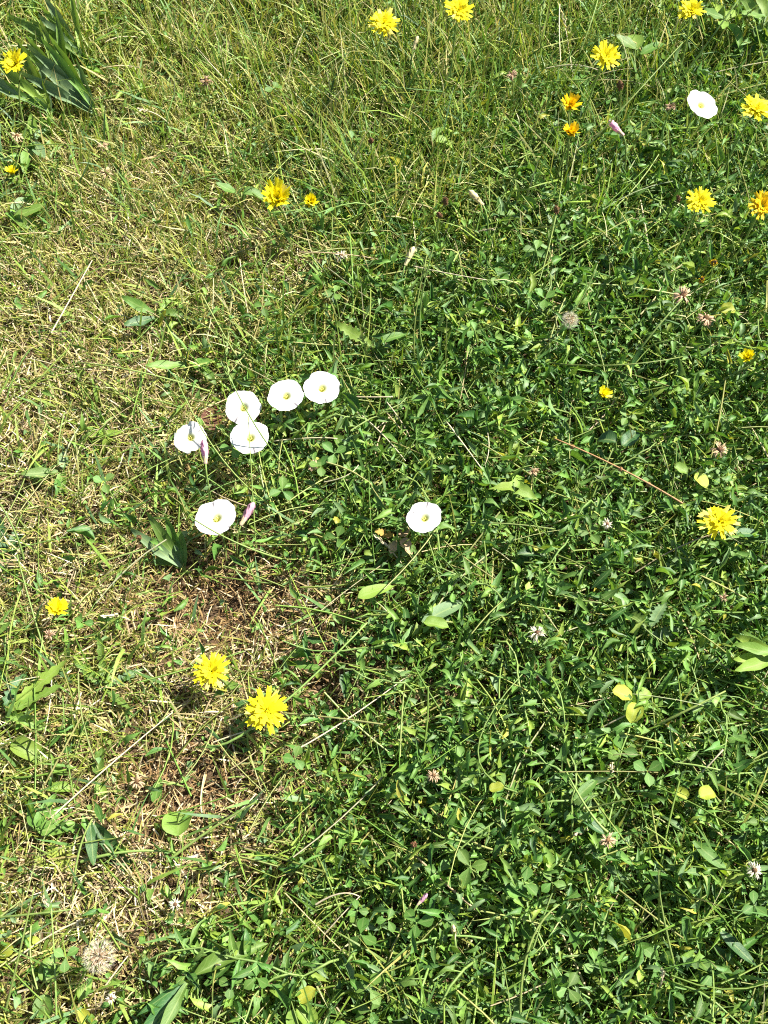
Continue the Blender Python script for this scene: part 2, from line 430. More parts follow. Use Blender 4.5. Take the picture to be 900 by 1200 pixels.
# ------------------------------------------------------------------ flower list (positions first, the turf is kept clear of them)
# bindweed: px, py, diameter px, height, (tilt x, tilt y), label
BIND = [
    (223, 513, 39, .034, (.10, -.42), 'small crumpled white bindweed flower beside a pink closed bud, end of the cluster'),
    (285, 478, 43, .040, (-.05, -.35), 'white bindweed flower partly tucked under another white flower, grass stalks across it'),
    (293, 513, 46, .052, (.02, -.10), 'white bindweed flower overlapping the one behind it, crossed by a thin stalk'),
    (335, 464, 43, .050, (-.02, -.12), 'white bindweed flower with pinkish rim touching its neighbour in the cluster'),
    (377, 455, 44, .050, (.05, -.12), 'white bindweed flower at the lush end of the cluster, beside the pink-rimmed one'),
    (253, 607, 51, .036, (-.12, .08), 'large white bindweed flower by the bare brown patch, next to a pink furled bud'),
    (497, 607, 43, .052, (-.16, .02), 'single white bindweed flower alone among dark green leaves in the middle of the lawn'),
    (822, 123, 40, .075, (.30, -.20), 'bluish white bindweed flower standing among yellow flowers in tall green growth'),
]
# yellow composites: px, py, diameter px, height, openness 0..1, (tilt), material key, label
HAWK = [
    (450, 27, 37, .095, .95, (.0, -.35), 'y', 'yellow hawkbit flower in long grass with a small pale bud just beneath it'),
    (538, 12, 34, .10, .9, (.1, -.35), 'y', 'yellow hawkbit flower at the far edge in long green grass, leaning sideways'),
    (810, 12, 30, .10, .9, (-.15, -.2), 'y', 'yellow hawkbit flower beyond the white bindweed flower in tall weeds'),
    (710, 66, 32, .10, .85, (.05, -.45), 'y', 'yellow hawkbit flower cupped upward above two small orange flower buds'),
    (886, 127, 42, .10, 1.0, (.1, -.1), 'y', 'wide open yellow hawkbit flower next to the bluish white bindweed flower'),
    (820, 236, 33, .085, .9, (-.1, -.3), 'y', 'ragged yellow hawkbit flower with pointed petals over dark leaves, below the white flower'),
    (894, 241, 28, .085, .75, (-.2, -.4), 'o', 'orange yellow hawkbit flower half closed beside the ragged one'),
    (18, 74, 31, .075, .8, (-.25, -.3), 'y', 'yellow hawkbit flower with two drooping petals beside narrow upright leaves'),
    (843, 611, 52, .070, 1.0, (-.12, .05), 'p', 'large pale yellow hawkbit flower above two green leaves in lush growth'),
    (248, 786, 46, .036, .97, (-.10, -.10), 'y', 'yellow hawkbit flower over the brown dry patch, smaller of the pair'),
    (312, 832, 58, .038, 1.0, (.02, .0), 'y', 'largest yellow hawkbit flower with radiating petals, over dry brown turf'),
    (325, 233, 31, .060, .30, (.1, -.45), 'y', 'half open yellow hawkbit flower seen from the side above a green leaf'),
    (364, 238, 19, .055, .15, (.1, -.35), 'y', 'narrow closing yellow hawkbit flower beside a half open one'),
    (668, 124, 20, .095, .40, (.05, -.4), 'o', 'small orange yellow half closed flower head, upper of two'),
    (669, 156, 18, .090, .35, (.0, -.3), 'o', 'small orange yellow half closed flower head on a bare stem, lower of two'),
    (67, 714, 21, .030, .6, (.3, .1), 'y', 'little bright yellow flower alone over dry pale grass'),
    (706, 463, 17, .045, .30, (.3, -.2), 'y', 'tiny yellow flower head closing up among dark green leaves'),
    (877, 420, 17, .055, .35, (-.4, -.1), 'y', 'tiny yellow flower head tilted sideways near the dried clover heads'),
    (14, 203, 12, .025, .4, (.2, 0), 'y', 'tiny yellow flower low among pale leaves by the dry turf'),
]
CLEAR = []          # (centre, radius) capsules reaching towards the viewer and the sun
for b in BIND:
    p = at(b[0], b[1], H(*at(b[0], b[1], 0)[:2]) + b[3]); CLEAR.append((p, b[2] * .5 * px_scale(b[0], b[1], p[2]) * 1.02))
for b in HAWK:
    p = at(b[0], b[1], H(*at(b[0], b[1], 0)[:2]) + b[3]); CLEAR.append((p, b[2] * .5 * px_scale(b[0], b[1], p[2]) * .95))
SV = np.array(sdir)

def clear_mask(V, keep=.04, sun=True):
    """which of the (n,k,3) pieces leave the flowers free"""
    n = len(V); ok = np.ones(n, bool)
    lucky = R.rand(n) < keep
    for c, r in CLEAR:
        view = (CAM - c) / np.linalg.norm(CAM - c)
        near = np.linalg.norm(V.mean(1) - c, axis=1) < .14
        ids = np.nonzero(near)[0]
        if not len(ids): continue
        d = V[ids] - c
        hit = (np.linalg.norm(d, axis=2) < r).any(1)
        for a, rr in ((view, r), (SV, r * .5)):
            t = d @ a
            e = np.linalg.norm(d - t[..., None] * a, axis=2)
            hit |= ((e < rr) & (t > -.004)).any(1)
        ok[ids[hit]] = False
    return ok | lucky

def jitter_color(base, n, v=.25, h=.12):
    base = np.asarray(base, float)
    c = base[None] * (1 + v * R.uniform(-1, 1, (n, 1))) * (1 + h * R.uniform(-1, 1, (n, 3)))
    return np.clip(c, .003, .95)

def choose(pal, w, n):
    pal = np.array(pal); w = np.array(w, float); w /= w.sum()
    return pal[R.choice(len(pal), n, p=w)]

# ------------------------------------------------------------------ stuff: blades
def blades(acc, x, y, L, W, az, t0, bend, c0, c1, K=4, twist=.6, zoff=0., prune=True):
    n = len(x)
    s = np.linspace(0, 1, K + 1)
    z = H(x, y) + zoff
    Cn = np.zeros((n, K + 1, 3)); Cn[:, 0] = np.stack([x, y, z], -1)
    dirh = np.stack([np.cos(az), np.sin(az), np.zeros(n)], -1)
    perp = np.stack([-np.sin(az), np.cos(az), np.zeros(n)], -1)
    kink = R.uniform(-.25, .25, (n, K))
    tl = []
    for i in range(K):
        t = t0 + bend * ((i + .5) / K) ** 1.3 + kink[:, i]
        T = np.sin(t)[:, None] * dirh + np.cos(t)[:, None] * np.array([0, 0, 1.0])
        tl.append((t, T))
        Cn[:, i + 1] = Cn[:, i] + T * (L / K)[:, None]
    gz = H(Cn[:, :, 0], Cn[:, :, 1]) + .0012
    Cn[:, :, 2] = np.maximum(Cn[:, :, 2], gz)
    tw = R.uniform(-twist, twist, n)[:, None] + R.uniform(-twist, twist, n)[:, None] * s[None]
    V = np.zeros((n, 2 * K + 1, 3))
    for i in range(K):
        t, T = tl[max(i - 1, 0)] if i else tl[0]
        nrm = np.cross(T, perp)
        side = np.cos(tw[:, i])[:, None] * perp + np.sin(tw[:, i])[:, None] * nrm
        w = W * .5 * (1 - s[i] ** 2.2) * (.75 + .25 * min(1, s[i] * 4))
        V[:, 2 * i] = Cn[:, i] - side * w[:, None]; V[:, 2 * i + 1] = Cn[:, i] + side * w[:, None]
    V[:, 2 * K] = Cn[:, K]
    col = np.zeros((n, 2 * K + 1, 3))
    for i in range(K):
        col[:, 2 * i] = col[:, 2 * i + 1] = c0 * (1 - s[i]) + c1 * s[i]
    col[:, 2 * K] = c1
    q = [(2 * i, 2 * i + 1, 2 * i + 3, 2 * i + 2) for i in range(K - 1)]
    t = [(2 * K - 2, 2 * K - 1, 2 * K)]
    if prune:
        m = clear_mask(V); V, col = V[m], col[m]
    acc.add(V, q, t, col)

GRN = [(.085, .18, .026), (.13, .235, .032), (.19, .28, .036), (.26, .32, .045), (.32, .32, .07), (.075, .16, .036)]
STR = [(.52, .45, .19), (.42, .34, .13), (.60, .55, .30), (.31, .22, .085), (.21, .14, .055), (.38, .36, .10)]

# --- dry thatch lying on the soil
acc = Acc()
x, y = scatter(100000)
px, py = zone(x, y)
st = field(STRAW, px, py); ho = hole(x, y)
k = R.rand(len(x)) < np.clip(.10 + .9 * st, 0, 1); x, y, st, ho = x[k], y[k], st[k], ho[k]
n = len(x)
c = choose(STR, [2.2, 3, 1.2, 2.2, 1.6, 3], n) * R.uniform(.7, 1.25, (n, 1))
c = np.where((R.rand(n) < np.clip((st - .55) * 1.8, 0, .8))[:, None], choose([(.60, .48, .29), (.50, .38, .21), (.68, .60, .42), (.36, .25, .13)], [3, 3, 2, 2], n) * R.uniform(.75, 1.2, (n, 1)), c)
br = (R.rand(n) < ho * 1.1)[:, None]
c = np.where(br, choose([(.32, .20, .08), (.21, .125, .05), (.42, .29, .13), (.55, .44, .26)], [3, 3, 2, .8], n) * R.uniform(.8, 1.2, (n, 1)), c)
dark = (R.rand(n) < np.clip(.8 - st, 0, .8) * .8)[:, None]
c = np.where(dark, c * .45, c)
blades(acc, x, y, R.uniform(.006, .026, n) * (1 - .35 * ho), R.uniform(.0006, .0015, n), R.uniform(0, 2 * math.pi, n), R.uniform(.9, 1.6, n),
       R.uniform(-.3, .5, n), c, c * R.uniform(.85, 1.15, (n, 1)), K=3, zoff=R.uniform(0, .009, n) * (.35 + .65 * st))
x, y = scatter(60000); ho = hole(x, y); k = R.rand(len(x)) < np.clip(ho * 1.3 - .12, 0, 1) * .9; x, y, ho = x[k], y[k], ho[k]; n = len(x)
c = choose([(.37, .25, .10), (.26, .16, .06), (.48, .36, .17), (.62, .52, .31), (.15, .09, .04)], [3, 2.5, 3, 1.8, 1.5], n) * R.uniform(.75, 1.2, (n, 1))
blades(acc, x, y, R.uniform(.004, .020, n), R.uniform(.0005, .0011, n), R.uniform(0, 6.28, n), R.uniform(.3, 1.5, n), R.uniform(-.6, 1.6, n), c, c * 1.1, K=3, zoff=R.uniform(0, .008, n))
stuff('dry_thatch', acc, M_STRAW, 'mat of dead tan grass bits lying on the soil between the living plants', 'thatch')

# --- living short grass
acc = Acc()
x, y = scatter(125000)
px, py = zone(x, y)
gd = field(GDEN, px, py); gl = field(GLEN, px, py); lu = field(LUSH, px, py); st = field(STRAW, px, py); ho = hole(x, y)
clump = .55 + .45 * np.sin(140 * x + 3 * np.sin(60 * y)) * np.sin(125 * y + 2 * np.sin(70 * x))
patch = .5 + .5 * np.sin(52 * x + 2 * np.sin(37 * y + 1)) * np.sin(45 * y + 2 * np.sin(31 * x))
k = R.rand(len(x)) < gd * (1 - .95 * ho) * (.30 + .85 * clump) * np.where(lu < .45, .45 + .75 * patch, 1); x, y, gl, lu, st, ho, py = [a[k] for a in (x, y, gl, lu, st, ho, py)]
n = len(x)
lushc = choose(GRN, [3, 4, 3, 1.5, .6, 2], n); dryc = choose(GRN + STR[:3], [.8, 1.6, 2.6, 3.4, 3.2, .3, 1.0, 1.1, .7], n)
c0 = np.where((R.rand(n) < lu)[:, None], lushc, dryc) * R.uniform(.75, 1.25, (n, 1))
tipd = (R.rand(n) < (.12 + .45 * st))[:, None]
c1 = np.where(tipd, choose(STR[:3] + [(.40, .38, .10)], [1, 1, 1, 2], n), c0 * R.uniform(.95, 1.25, (n, 1)))
L = gl * .01 * R.uniform(.45, 1.25, n) * np.where(R.rand(n) < .09, 1.8, 1)
far = np.clip((600 - py) / 600, 0, 1)
W = R.uniform(.0007, .0016, n) * (1 + .35 * lu) * (1 + .35 * far)
far = np.clip((600 - py) / 600, 0, 1)
az = R.uniform(0, 2 * math.pi, n)
blades(acc, x, y, L, W, az, R.uniform(.05, 1.0, n), R.uniform(.1, 1.5, n) * (1 - .45 * far), c0, c1, K=4)
# broader fresh blades lying over the finer ones
x, y = scatter(6500); px, py = zone(x, y); gl = field(GLEN, px, py); ho = hole(x, y); st = field(STRAW, px, py)
k = R.rand(len(x)) < (1 - .8 * ho) * np.clip(1.15 - .9 * st, .2, 1); x, y, gl = x[k], y[k], gl[k]; n = len(x)
c0 = choose([(.12, .23, .06), (.16, .28, .07), (.20, .31, .05), (.11, .20, .075), (.27, .35, .07)], [2, 3, 3, 2, 2], n) * R.uniform(.8, 1.2, (n, 1))
blades(acc, x, y, R.uniform(.018, .05, n) * (.6 + gl * .12), R.uniform(.0016, .0030, n), R.uniform(0, 6.283, n), R.uniform(.25, 1.15, n), R.uniform(0, .9, n), c0, c0 * R.uniform(.95, 1.3, (n, 1)), K=5, zoff=R.uniform(0, .012, n))
stuff('short_grass', acc, M_GRASS, 'short fine lawn grass, yellowish on the dry side and greener among the weeds', 'grass')

# --- fine moss-like undergrowth filling the dry side
acc = Acc()
x, y = scatter(75000)
px, py = zone(x, y)
lu = field(LUSH, px, py); ho = hole(x, y); st = field(STRAW, px, py)
k = R.rand(len(x)) < np.clip(1.05 - lu, 0.05, 1) * (1 - .55 * ho); x, y, ho = x[k], y[k], ho[k]
n = len(x)
c0 = choose([(.20, .24, .035), (.29, .31, .045), (.13, .19, .03), (.36, .33, .08), (.25, .18, .06)], [3, 3, 2, 2, 1], n) * R.uniform(.75, 1.3, (n, 1))
c0 = np.where((R.rand(n) < ho)[:, None], choose([(.26, .15, .06), (.34, .21, .09), (.17, .10, .045)], [2, 1, 2], n), c0)
blades(acc, x, y, R.uniform(.005, .016, n), R.uniform(.0006, .0011, n), R.uniform(0, 6.28, n), R.uniform(.1, 1.3, n), R.uniform(0, 1, n), c0, c0 * 1.1, K=2,
       zoff=R.uniform(0, .005, n))
stuff('mossy_undergrowth', acc, M_GRASS, 'fine olive moss and seedling blades filling the dry side of the lawn', 'moss')

# --- leaf layer: bindweed leaves, medick and clover leaflets, tiny buds, trailing stems
ARROWS = [leaf_template('arrow', 5, f, cu, 0, tw, .28) for f, cu, tw in ((.9, .5, .3), (.4, 1.2, -.4), (1.3, -.4, .2), (.6, .1, .6), (1.1, 1.6, 0), (1.6, .9, -.8), (.7, -.9, .9))]
LANCES = [leaf_template('lance', 5, f, cu, .3, tw, .3) for f, cu, tw in ((.8, .8, .4), (.4, -.5, -.3), (1.2, 1.4, .2), (1.7, .5, 1.0), (.6, 1.8, -.9), (1.0, -1.0, .5))]
ROUNDS = [leaf_template('obovate', 3, f, cu, 0, tw, .22) for f, cu, tw in ((1.0, .6, 0), (.5, -.4, .4), (1.6, .2, -.3), (1.9, 1.1, .6))]
LGREEN = [(.045, .130, .022), (.078, .190, .030), (.120, .250, .040), (.172, .305, .048), (.155, .260, .095), (.245, .345, .05), (.40, .38, .05)]
LW = [2.6, 3.4, 3.4, 2.8, 2.2, 1.5, .25]

def leaves(acc, temps, x, y, z, L, W, pitch, roll, col, prune=True):
    n = len(x); w = R.randint(0, len(temps), n); az = R.uniform(0, 6.283, n)
    loc = np.stack([x, y, z], -1)
    for i, (V0, q, t, lc) in enumerate(temps):
        m = w == i
        if not m.any(): continue
        V = place(V0, loc[m], az[m], pitch[m], roll[m], L[m], W[m])
        V[:, :, 2] = np.maximum(V[:, :, 2], H(V[:, :, 0], V[:, :, 1]) + .001)
        cc = col[m]
        if prune:
            ok = clear_mask(V, .02); V, cc = V[ok], cc[ok]
        acc.add(V, q, t, cc, lc)

acc = Acc()
def leaf_points(n0, power=1.0, floor=0.):
    x, y = scatter(n0); px, py = zone(x, y); lu = field(LUSH, px, py)
    cl = np.clip(.5 + .42 * np.sin(75 * x + 2 * np.sin(50 * y)) * np.sin(68 * y + 2 * np.sin(44 * x + 1)) + .30 * np.sin(171 * x + 2.2 * np.sin(120 * y + 1)) * np.sin(158 * y + 2 * np.sin(133 * x)), 0, 1)
    k = R.rand(n0) < (1 - .9 * hole(x, y)) * np.maximum(lu ** power, floor) * np.clip(.16 + 1.1 * cl, 0, 1)
    return x[k], y[k], lu[k], cl[k]
x, y, lu, cl = leaf_points(29000, 1.8)
n = len(x); hgt = (.012 + .030 * lu * (.25 + .95 * cl)) * np.sqrt(R.rand(n)) + .002
leaves(acc, ARROWS, x, y, H(x, y) + hgt, R.uniform(.006, .0175, n), R.uniform(.0010, .0025, n), R.normal(.2, .6, n), R.normal(0, .7, n),
       choose(LGREEN, LW, n) * R.uniform(.75, 1.25, (n, 1)))
x, y, lu, cl = leaf_points(25000, 1.3)
n = len(x); hgt = (.010 + .030 * lu * (.25 + .95 * cl)) * np.sqrt(R.rand(n)) + .002
leaves(acc, LANCES, x, y, H(x, y) + hgt, R.uniform(.008, .022, n), R.uniform(.0009, .0023, n), R.normal(.3, .6, n), R.normal(0, .8, n),
       choose(LGREEN, LW, n) * R.uniform(.75, 1.25, (n, 1)))
x, y, lu, cl = leaf_points(44000, 1.3, .03)
n = len(x); hgt = (.008 + .028 * lu * (.25 + .95 * cl)) * np.sqrt(R.rand(n)) + .002
leaves(acc, ROUNDS, x, y, H(x, y) + hgt, R.uniform(.0032, .0075, n), R.uniform(.0011, .0026, n), R.normal(.15, .6, n), R.normal(0, .65, n),
       choose(LGREEN, LW, n) * R.uniform(.75, 1.3, (n, 1)))
stuff('leafy_ground_cover', acc, M_LEAF, 'dense low cover of small bindweed, medick and clover leaves on the lush side', 'ground cover')

acc = Acc()      # trailing pale stems and tiny green buds
x, y, lu, cl = leaf_points(6500, .7)
for xx, yy, l in zip(x, y, lu):
    a = R.uniform(0, 6.28); ln = R.uniform(.02, .08); b = a + R.normal(0, .3)
    z0 = .006 + R.rand() * .026 * (.3 + .7 * l)
    p0 = np.array([xx, yy, H(xx, yy) + z0]); p1 = p0 + np.array([math.cos(a), math.sin(a), R.uniform(0, .5)]) * ln * .5
    p2 = p1 + np.array([math.cos(b), math.sin(b), R.uniform(-.3, .25)]) * ln * .5
    V, q, t = tube_data(bez(p0, p1, p2, 5), R.uniform(.00035, .0008), 3, False)
    V[:, 2] = np.maximum(V[:, 2], H(V[:, 0], V[:, 1]) + .001)
    if not clear_mask(V[None], 0)[0]: continue
    acc.add(V[None], q, t, jitter_color([(.24, .33, .06), (.38, .42, .13), (.16, .26, .04), (.54, .50, .27)][R.choice(4, p=[.35, .3, .25, .1])], 1))
oc = np.array([(1, 0, 0), (-1, 0, 0), (0, 1, 0), (0, -1, 0), (0, 0, 1.3), (0, 0, -1.3)], float)
of = [(0, 2, 4), (2, 1, 4), (1, 3, 4), (3, 0, 4), (2, 0, 5), (1, 2, 5), (3, 1, 5), (0, 3, 5)]
x, y, lu, cl = leaf_points(4500, 1.6)
n = len(x); r = R.uniform(.0006, .0015, n)
V = oc[None] * r[:, None, None] + np.stack([x, y, H(x, y) + (.012 + .026 * cl) * R.uniform(.5, 1.05, n)], -1)[:, None]
V = V[clear_mask(V, 0)]
acc.add(V, [], of, jitter_color((.33, .42, .13), len(V)))
stuff('trailing_stems', acc, M_GRASS, 'thin pale stems and tiny round green buds threading through the leaf cover', 'stems')

# --- wider lawn round the frame, coarser
acc = Acc()
x, y = scatter(70000, outer=True); px, py = zone(x, y); lu = field(LUSH, px, py); st = field(STRAW, px, py); gl = field(GLEN, px, py); n = len(x)
c0 = np.where((R.rand(n) < lu)[:, None], choose(GRN, [3, 4, 3, 1.5, .6, 2], n), choose(GRN + STR, [.7, 1.6, 2.6, 3.2, 3, .3, 1, 1.5, .8, .8, .5, 1], n)) * R.uniform(.75, 1.25, (n, 1))
blades(acc, x, y, gl * .01 * R.uniform(.6, 1.3, n), R.uniform(.0014, .0028, n), R.uniform(0, 6.28, n), R.uniform(.2, 1.2, n), R.uniform(.1, 1.3, n), c0, c0 * 1.1, K=3, prune=False)
k = R.rand(n) < lu; xo, yo = np.repeat(x[k], 1), np.repeat(y[k], 1); m = len(xo)
leaves(acc, LANCES + ROUNDS, xo, yo, H(xo, yo) + R.uniform(.004, .034, m), R.uniform(.008, .018, m), R.uniform(.0018, .0040, m), R.normal(.1, .4, m), R.normal(0, .5, m),
       choose(LGREEN, LW, m) * R.uniform(.75, 1.25, (m, 1)), prune=False)
stuff('surrounding_lawn', acc, M_GRASS, 'rest of the weedy lawn spreading out round the flowers', 'lawn')

# ------------------------------------------------------------------ things: flowers
def frame_from(nrm, spin):
    z = Vector(nrm).normalized(); x = Vector((math.cos(spin), math.sin(spin), 0)); y = z.cross(x).normalized(); x = y.cross(z)
    return Matrix((x, y, z)).transposed().to_4x4()

def corolla_mesh(Rm, seed, crumple=0.):
    rs = np.random.RandomState(seed); na, nr = 90, 11
    a = np.arange(na) / na * 2 * math.pi; V = []; lc = []
    ph = rs.uniform(0, 6.28, 4)
    for i in range(nr):
        f = (i / (nr - 1)) ; r = .05 + .95 * f ** .85
        lobe = 1 - .022 * (1 - np.cos(5 * a)) * f + .014 * np.sin(3 * a + ph[0]) * f + .012 * np.sin(7 * a + ph[1]) * f + .012 * np.sin(13 * a + ph[3]) * f ** 4
        prof = -.46 * math.exp(-r * 8) + .12 * r - .09 * max(0, r - .72) ** 1.0
        ruff = .020 * np.cos(5 * a) * f ** 2 + .026 * np.sin(2 * a + ph[2]) * f ** 2 + (.012 + .07 * crumple) * np.sin(9 * a + ph[1]) * f ** 3
        pleat = -.016 * np.exp(-((np.mod(a, 2 * math.pi / 5) - math.pi / 5) / .07) ** 2) * f
        rr = r * lobe * (1 - crumple * .18 * (np.sin(2 * a + ph[0]) > .4) * f)
        V.append(np.stack([rr * np.cos(a), rr * np.sin(a), prof + ruff + pleat], -1))
        d = np.abs(np.mod(a, 2 * math.pi / 5) - math.pi / 5) / (math.pi / 5)
        lc.append(np.stack([d, np.full(na, r)], -1))
    V = np.concatenate(V) * Rm; lc = np.concatenate(lc); q = []
    for i in range(nr - 1):
        for j in range(na):
            q.append((i * na + j, i * na + (j + 1) % na, (i + 1) * na + (j + 1) % na, (i + 1) * na + j))
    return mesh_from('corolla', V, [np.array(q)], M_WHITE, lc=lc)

def lathe_mesh(name, prof, mat, k=10):
    """prof: list of (r, z)"""
    a = np.arange(k) / k * 2 * math.pi
    V = np.concatenate([np.stack([r * np.cos(a), r * np.sin(a), np.full(k, z)], -1) for r, z in prof]); q = []
    for i in range(len(prof) - 1):
        for j in range(k):
            q.append((i * k + j, i * k + (j + 1) % k, (i + 1) * k + (j + 1) % k, (i + 1) * k + j))
    return mesh_from(name, V, [np.array(q)], mat, lc=np.zeros((len(V), 2)) + .5)

T_SEPAL = leaf_template('ovate', 4, .6, -.6)
ME_SEPAL = mesh_from('sepal', T_SEPAL[0], [T_SEPAL[1]], M_PLANT, lc=T_SEPAL[3])
def stamen_mesh(Rm, seed):
    rs = np.random.RandomState(seed); Vs, Qs, Ts, n = [], [], [], 0
    for i in range(5):
        a = i * 1.2566 + .3; tip = np.array([math.cos(a) * .075, math.sin(a) * .075, -.10 + rs.uniform(-.02, .03)]) * Rm
        P = bez(np.array([math.cos(a) * .03, math.sin(a) * .03, -.45]) * Rm, np.array([math.cos(a) * .02, math.sin(a) * .02, -.25]) * Rm, tip, 4)
        for PP, rr in ((P, .012 * Rm), (np.array([tip, tip + np.array([math.cos(a) * .01, math.sin(a) * .01, .05]) * Rm, tip + np.array([0, 0, .09]) * Rm]), .026 * Rm)):
            V, q, t = tube_data(PP, rr, 5); Vs.append(V); Qs.append(q + n); Ts.append(t + n); n += len(V)
    V = np.concatenate(Vs)
    return mesh_from('stamens', V, [np.concatenate(Qs), np.concatenate(Ts)], M_ANTHER, lc=np.zeros((len(V), 2)) + .5)

def ground_at(x, y): return float(H(x, y))

for i, (fx, fy, dia, hz, tilt, label) in enumerate(BIND):
    g0 = at(fx, fy, .02); P = at(fx, fy, ground_at(g0[0], g0[1]) + hz); Rm = dia * .5 * px_scale(fx, fy, P[2])
    bx, by = P[0] + R.uniform(-.02, .02), P[1] + R.uniform(-.022, -.005)
    B = np.array([bx, by, ground_at(bx, by)])
    t = thing('bindweed_flower', label, 'flower', B, 'open white bindweed flowers')
    F = Matrix.Translation(Vector(P - B)) @ frame_from((tilt[0], tilt[1], 1), R.uniform(0, 6.28))
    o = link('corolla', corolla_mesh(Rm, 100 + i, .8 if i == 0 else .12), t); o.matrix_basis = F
    s = link('stamens', stamen_mesh(Rm, i), o)
    nz = np.array(F.to_3x3() @ Vector((0, 0, 1))); base = P - B - nz * Rm * .66
    o = link('flower_tube', lathe_mesh('flower_tube', [(.035 * Rm, -.78 * Rm), (.09 * Rm, -.66 * Rm), (.10 * Rm, -.5 * Rm), (.13 * Rm, -.42 * Rm)], M_CREAM), t); o.matrix_basis = F
    for j in range(5):
        sp = link('sepal', ME_SEPAL, t)
        sp.matrix_basis = F @ M_place(j * 1.2566, 1.0, 0, .42 * Rm, .13 * Rm, (0, 0, -.80 * Rm))
    st_ = base - nz * Rm * .1
    link('stem', tube_mesh('stem', bez((0, 0, -.003), (st_ - nz * .02) * np.array([.9, .9, 1]), st_, 8), np.linspace(.0009, .0007, 8), M_STEM), t)

# closed / furled bindweed flowers: px,py, length px, screen angle, height, pitch, material, label
FURL = [
    (240, 529, 26, 95, .040, .5, M_PINK, 'pink and cream furled bindweed bud standing beside the crumpled white flower'),
    (290, 602, 28, 60, .032, .3, M_PINK, 'slim pink closed bindweed flower next to the large white one'),
    (722, 150, 22, 140, .070, .4, M_PINK, 'pink and white closed bindweed flower between the small orange heads and the white flower'),
    (495, 1054, 16, 45, .036, .3, M_PINK, 'small magenta pink withered bindweed flower deep in the green weeds'),
    (558, 232, 22, 135, .060, .3, M_CREAM, 'cream coloured closed bindweed flower with a green calyx in tall weeds'),
    (480, 300, 22, 60, .050, .5, M_CREAM, 'cream white drooping spent flower in dark green weeds near upright grass'),
    (532, 1092, 16, 100, .036, .6, M_CREAM, 'pale withered bindweed flower hanging in the green weeds below the magenta one'),
    (487, 50, 14, 60, .075, .8, M_CREAM, 'small pale closed flower bud just beneath a yellow flower in long grass'),
]
for i, (fx, fy, ln, ang, hz, pitch, mat, label) in enumerate(FURL):
    g0 = at(fx, fy, .02); P = at(fx, fy, ground_at(g0[0], g0[1]) + hz); S = px_scale(fx, fy, P[2]); Ln = ln * S * 1.1
    d = np.array([math.cos(rad(ang)) * math.cos(pitch), math.sin(rad(ang)) * math.cos(pitch), math.sin(pitch)])
    base = P - d * Ln * .5
    B = np.array([base[0] - d[0] * .012, base[1] - d[1] * .012 - .004, 0]); B[2] = ground_at(B[0], B[1])
    t = thing('closed_bindweed_flower', label, 'flower', B, 'closed bindweed flowers')
    F = Matrix.Translation(Vector(base - B)) @ Vector(d).to_track_quat('Z', 'Y').to_matrix().to_4x4()
    rr = Ln * .12; k = 15; a = np.arange(k) / k * 6.2832; V = []; zs = np.linspace(0, 1, 9)
    for j, zz in enumerate(zs):
        r0 = rr * (.5 + 1.1 * zz ** 1.3 * (1 - .75 * max(0, zz - .6) / .4) ) * (1 if j < 8 else .35)
        tw = zz * 2.4 + .3 * math.sin(zz * 9)
        V.append(np.stack([r0 * (1 + .42 * np.cos(5 * (a + tw))) * np.cos(a), r0 * (1 + .42 * np.cos(5 * (a + tw))) * np.sin(a), np.full(k, zz * Ln)], -1))
    V = np.concatenate(V); q = [(j * k + m_, j * k + (m_ + 1) % k, (j + 1) * k + (m_ + 1) % k, (j + 1) * k + m_) for j in range(8) for m_ in range(k)]
    o = link('furled_petals', mesh_from('furled_petals', V, [np.array(q)], mat, lc=np.zeros((len(V), 2)) + .5), t); o.matrix_basis = F
    if mat is M_PINK:
        o = link('cream_base', lathe_mesh('cream_base', [(.4 * rr, -.02 * Ln), (.66 * rr, .05 * Ln), (.8 * rr, .3 * Ln), (.7 * rr, .34 * Ln)], M_CREAM), t); o.matrix_basis = F
    for j in range(3):
        sp = link('sepal', ME_SEPAL, t); sp.matrix_basis = F @ M_place(j * 2.094, 1.25, 0, .32 * Ln, rr * .55, (0, 0, -.04 * Ln))
    e = base - B
    link('stem', tube_mesh('stem', bez((0, 0, -.003), e * np.array([.2, .2, .9]), e, 7), .0007, M_STEM), t)

# yellow composites
def floret_mesh(seed, mat, notched=True):
    rs = np.random.RandomState(seed); n = 5; s = np.linspace(0, 1, n + 1)
    w = np.array([.35, .75, .95, 1, .95, .8]); V = []
    cu = rs.uniform(-.25, .55); tw = rs.uniform(-.5, .5)
    for i in range(n + 1):
        for sx in (-1, 0, 1):
            yy = s[i] - (0.09 * (1 if sx == 0 else 0) * (1 if i == n and notched else 0))
            V.append((sx * w[i] * math.cos(tw * s[i]), yy, -abs(sx) * .04 * w[i] - cu * s[i] ** 2 * .35 + sx * .12 * math.sin(tw * s[i])))
    q = [(i * 3 + j, i * 3 + j + 1, i * 3 + j + 4, i * 3 + j + 3) for i in range(n) for j in range(2)]
    return mesh_from('ray_floret', np.array(V), [np.array(q)], mat, lc=np.zeros((len(V), 2)) + .5)
FLO = {k: [floret_mesh(20 + j, m) for j in range(5)] for k, m in (('y', M_YEL), ('p', M_YELPALE), ('o', M_ORANGE), ('c', M_YELC))}
INV = [(.02, -.50), (.14, -.46), (.19, -.30), (.20, -.12), (.23, .0)]

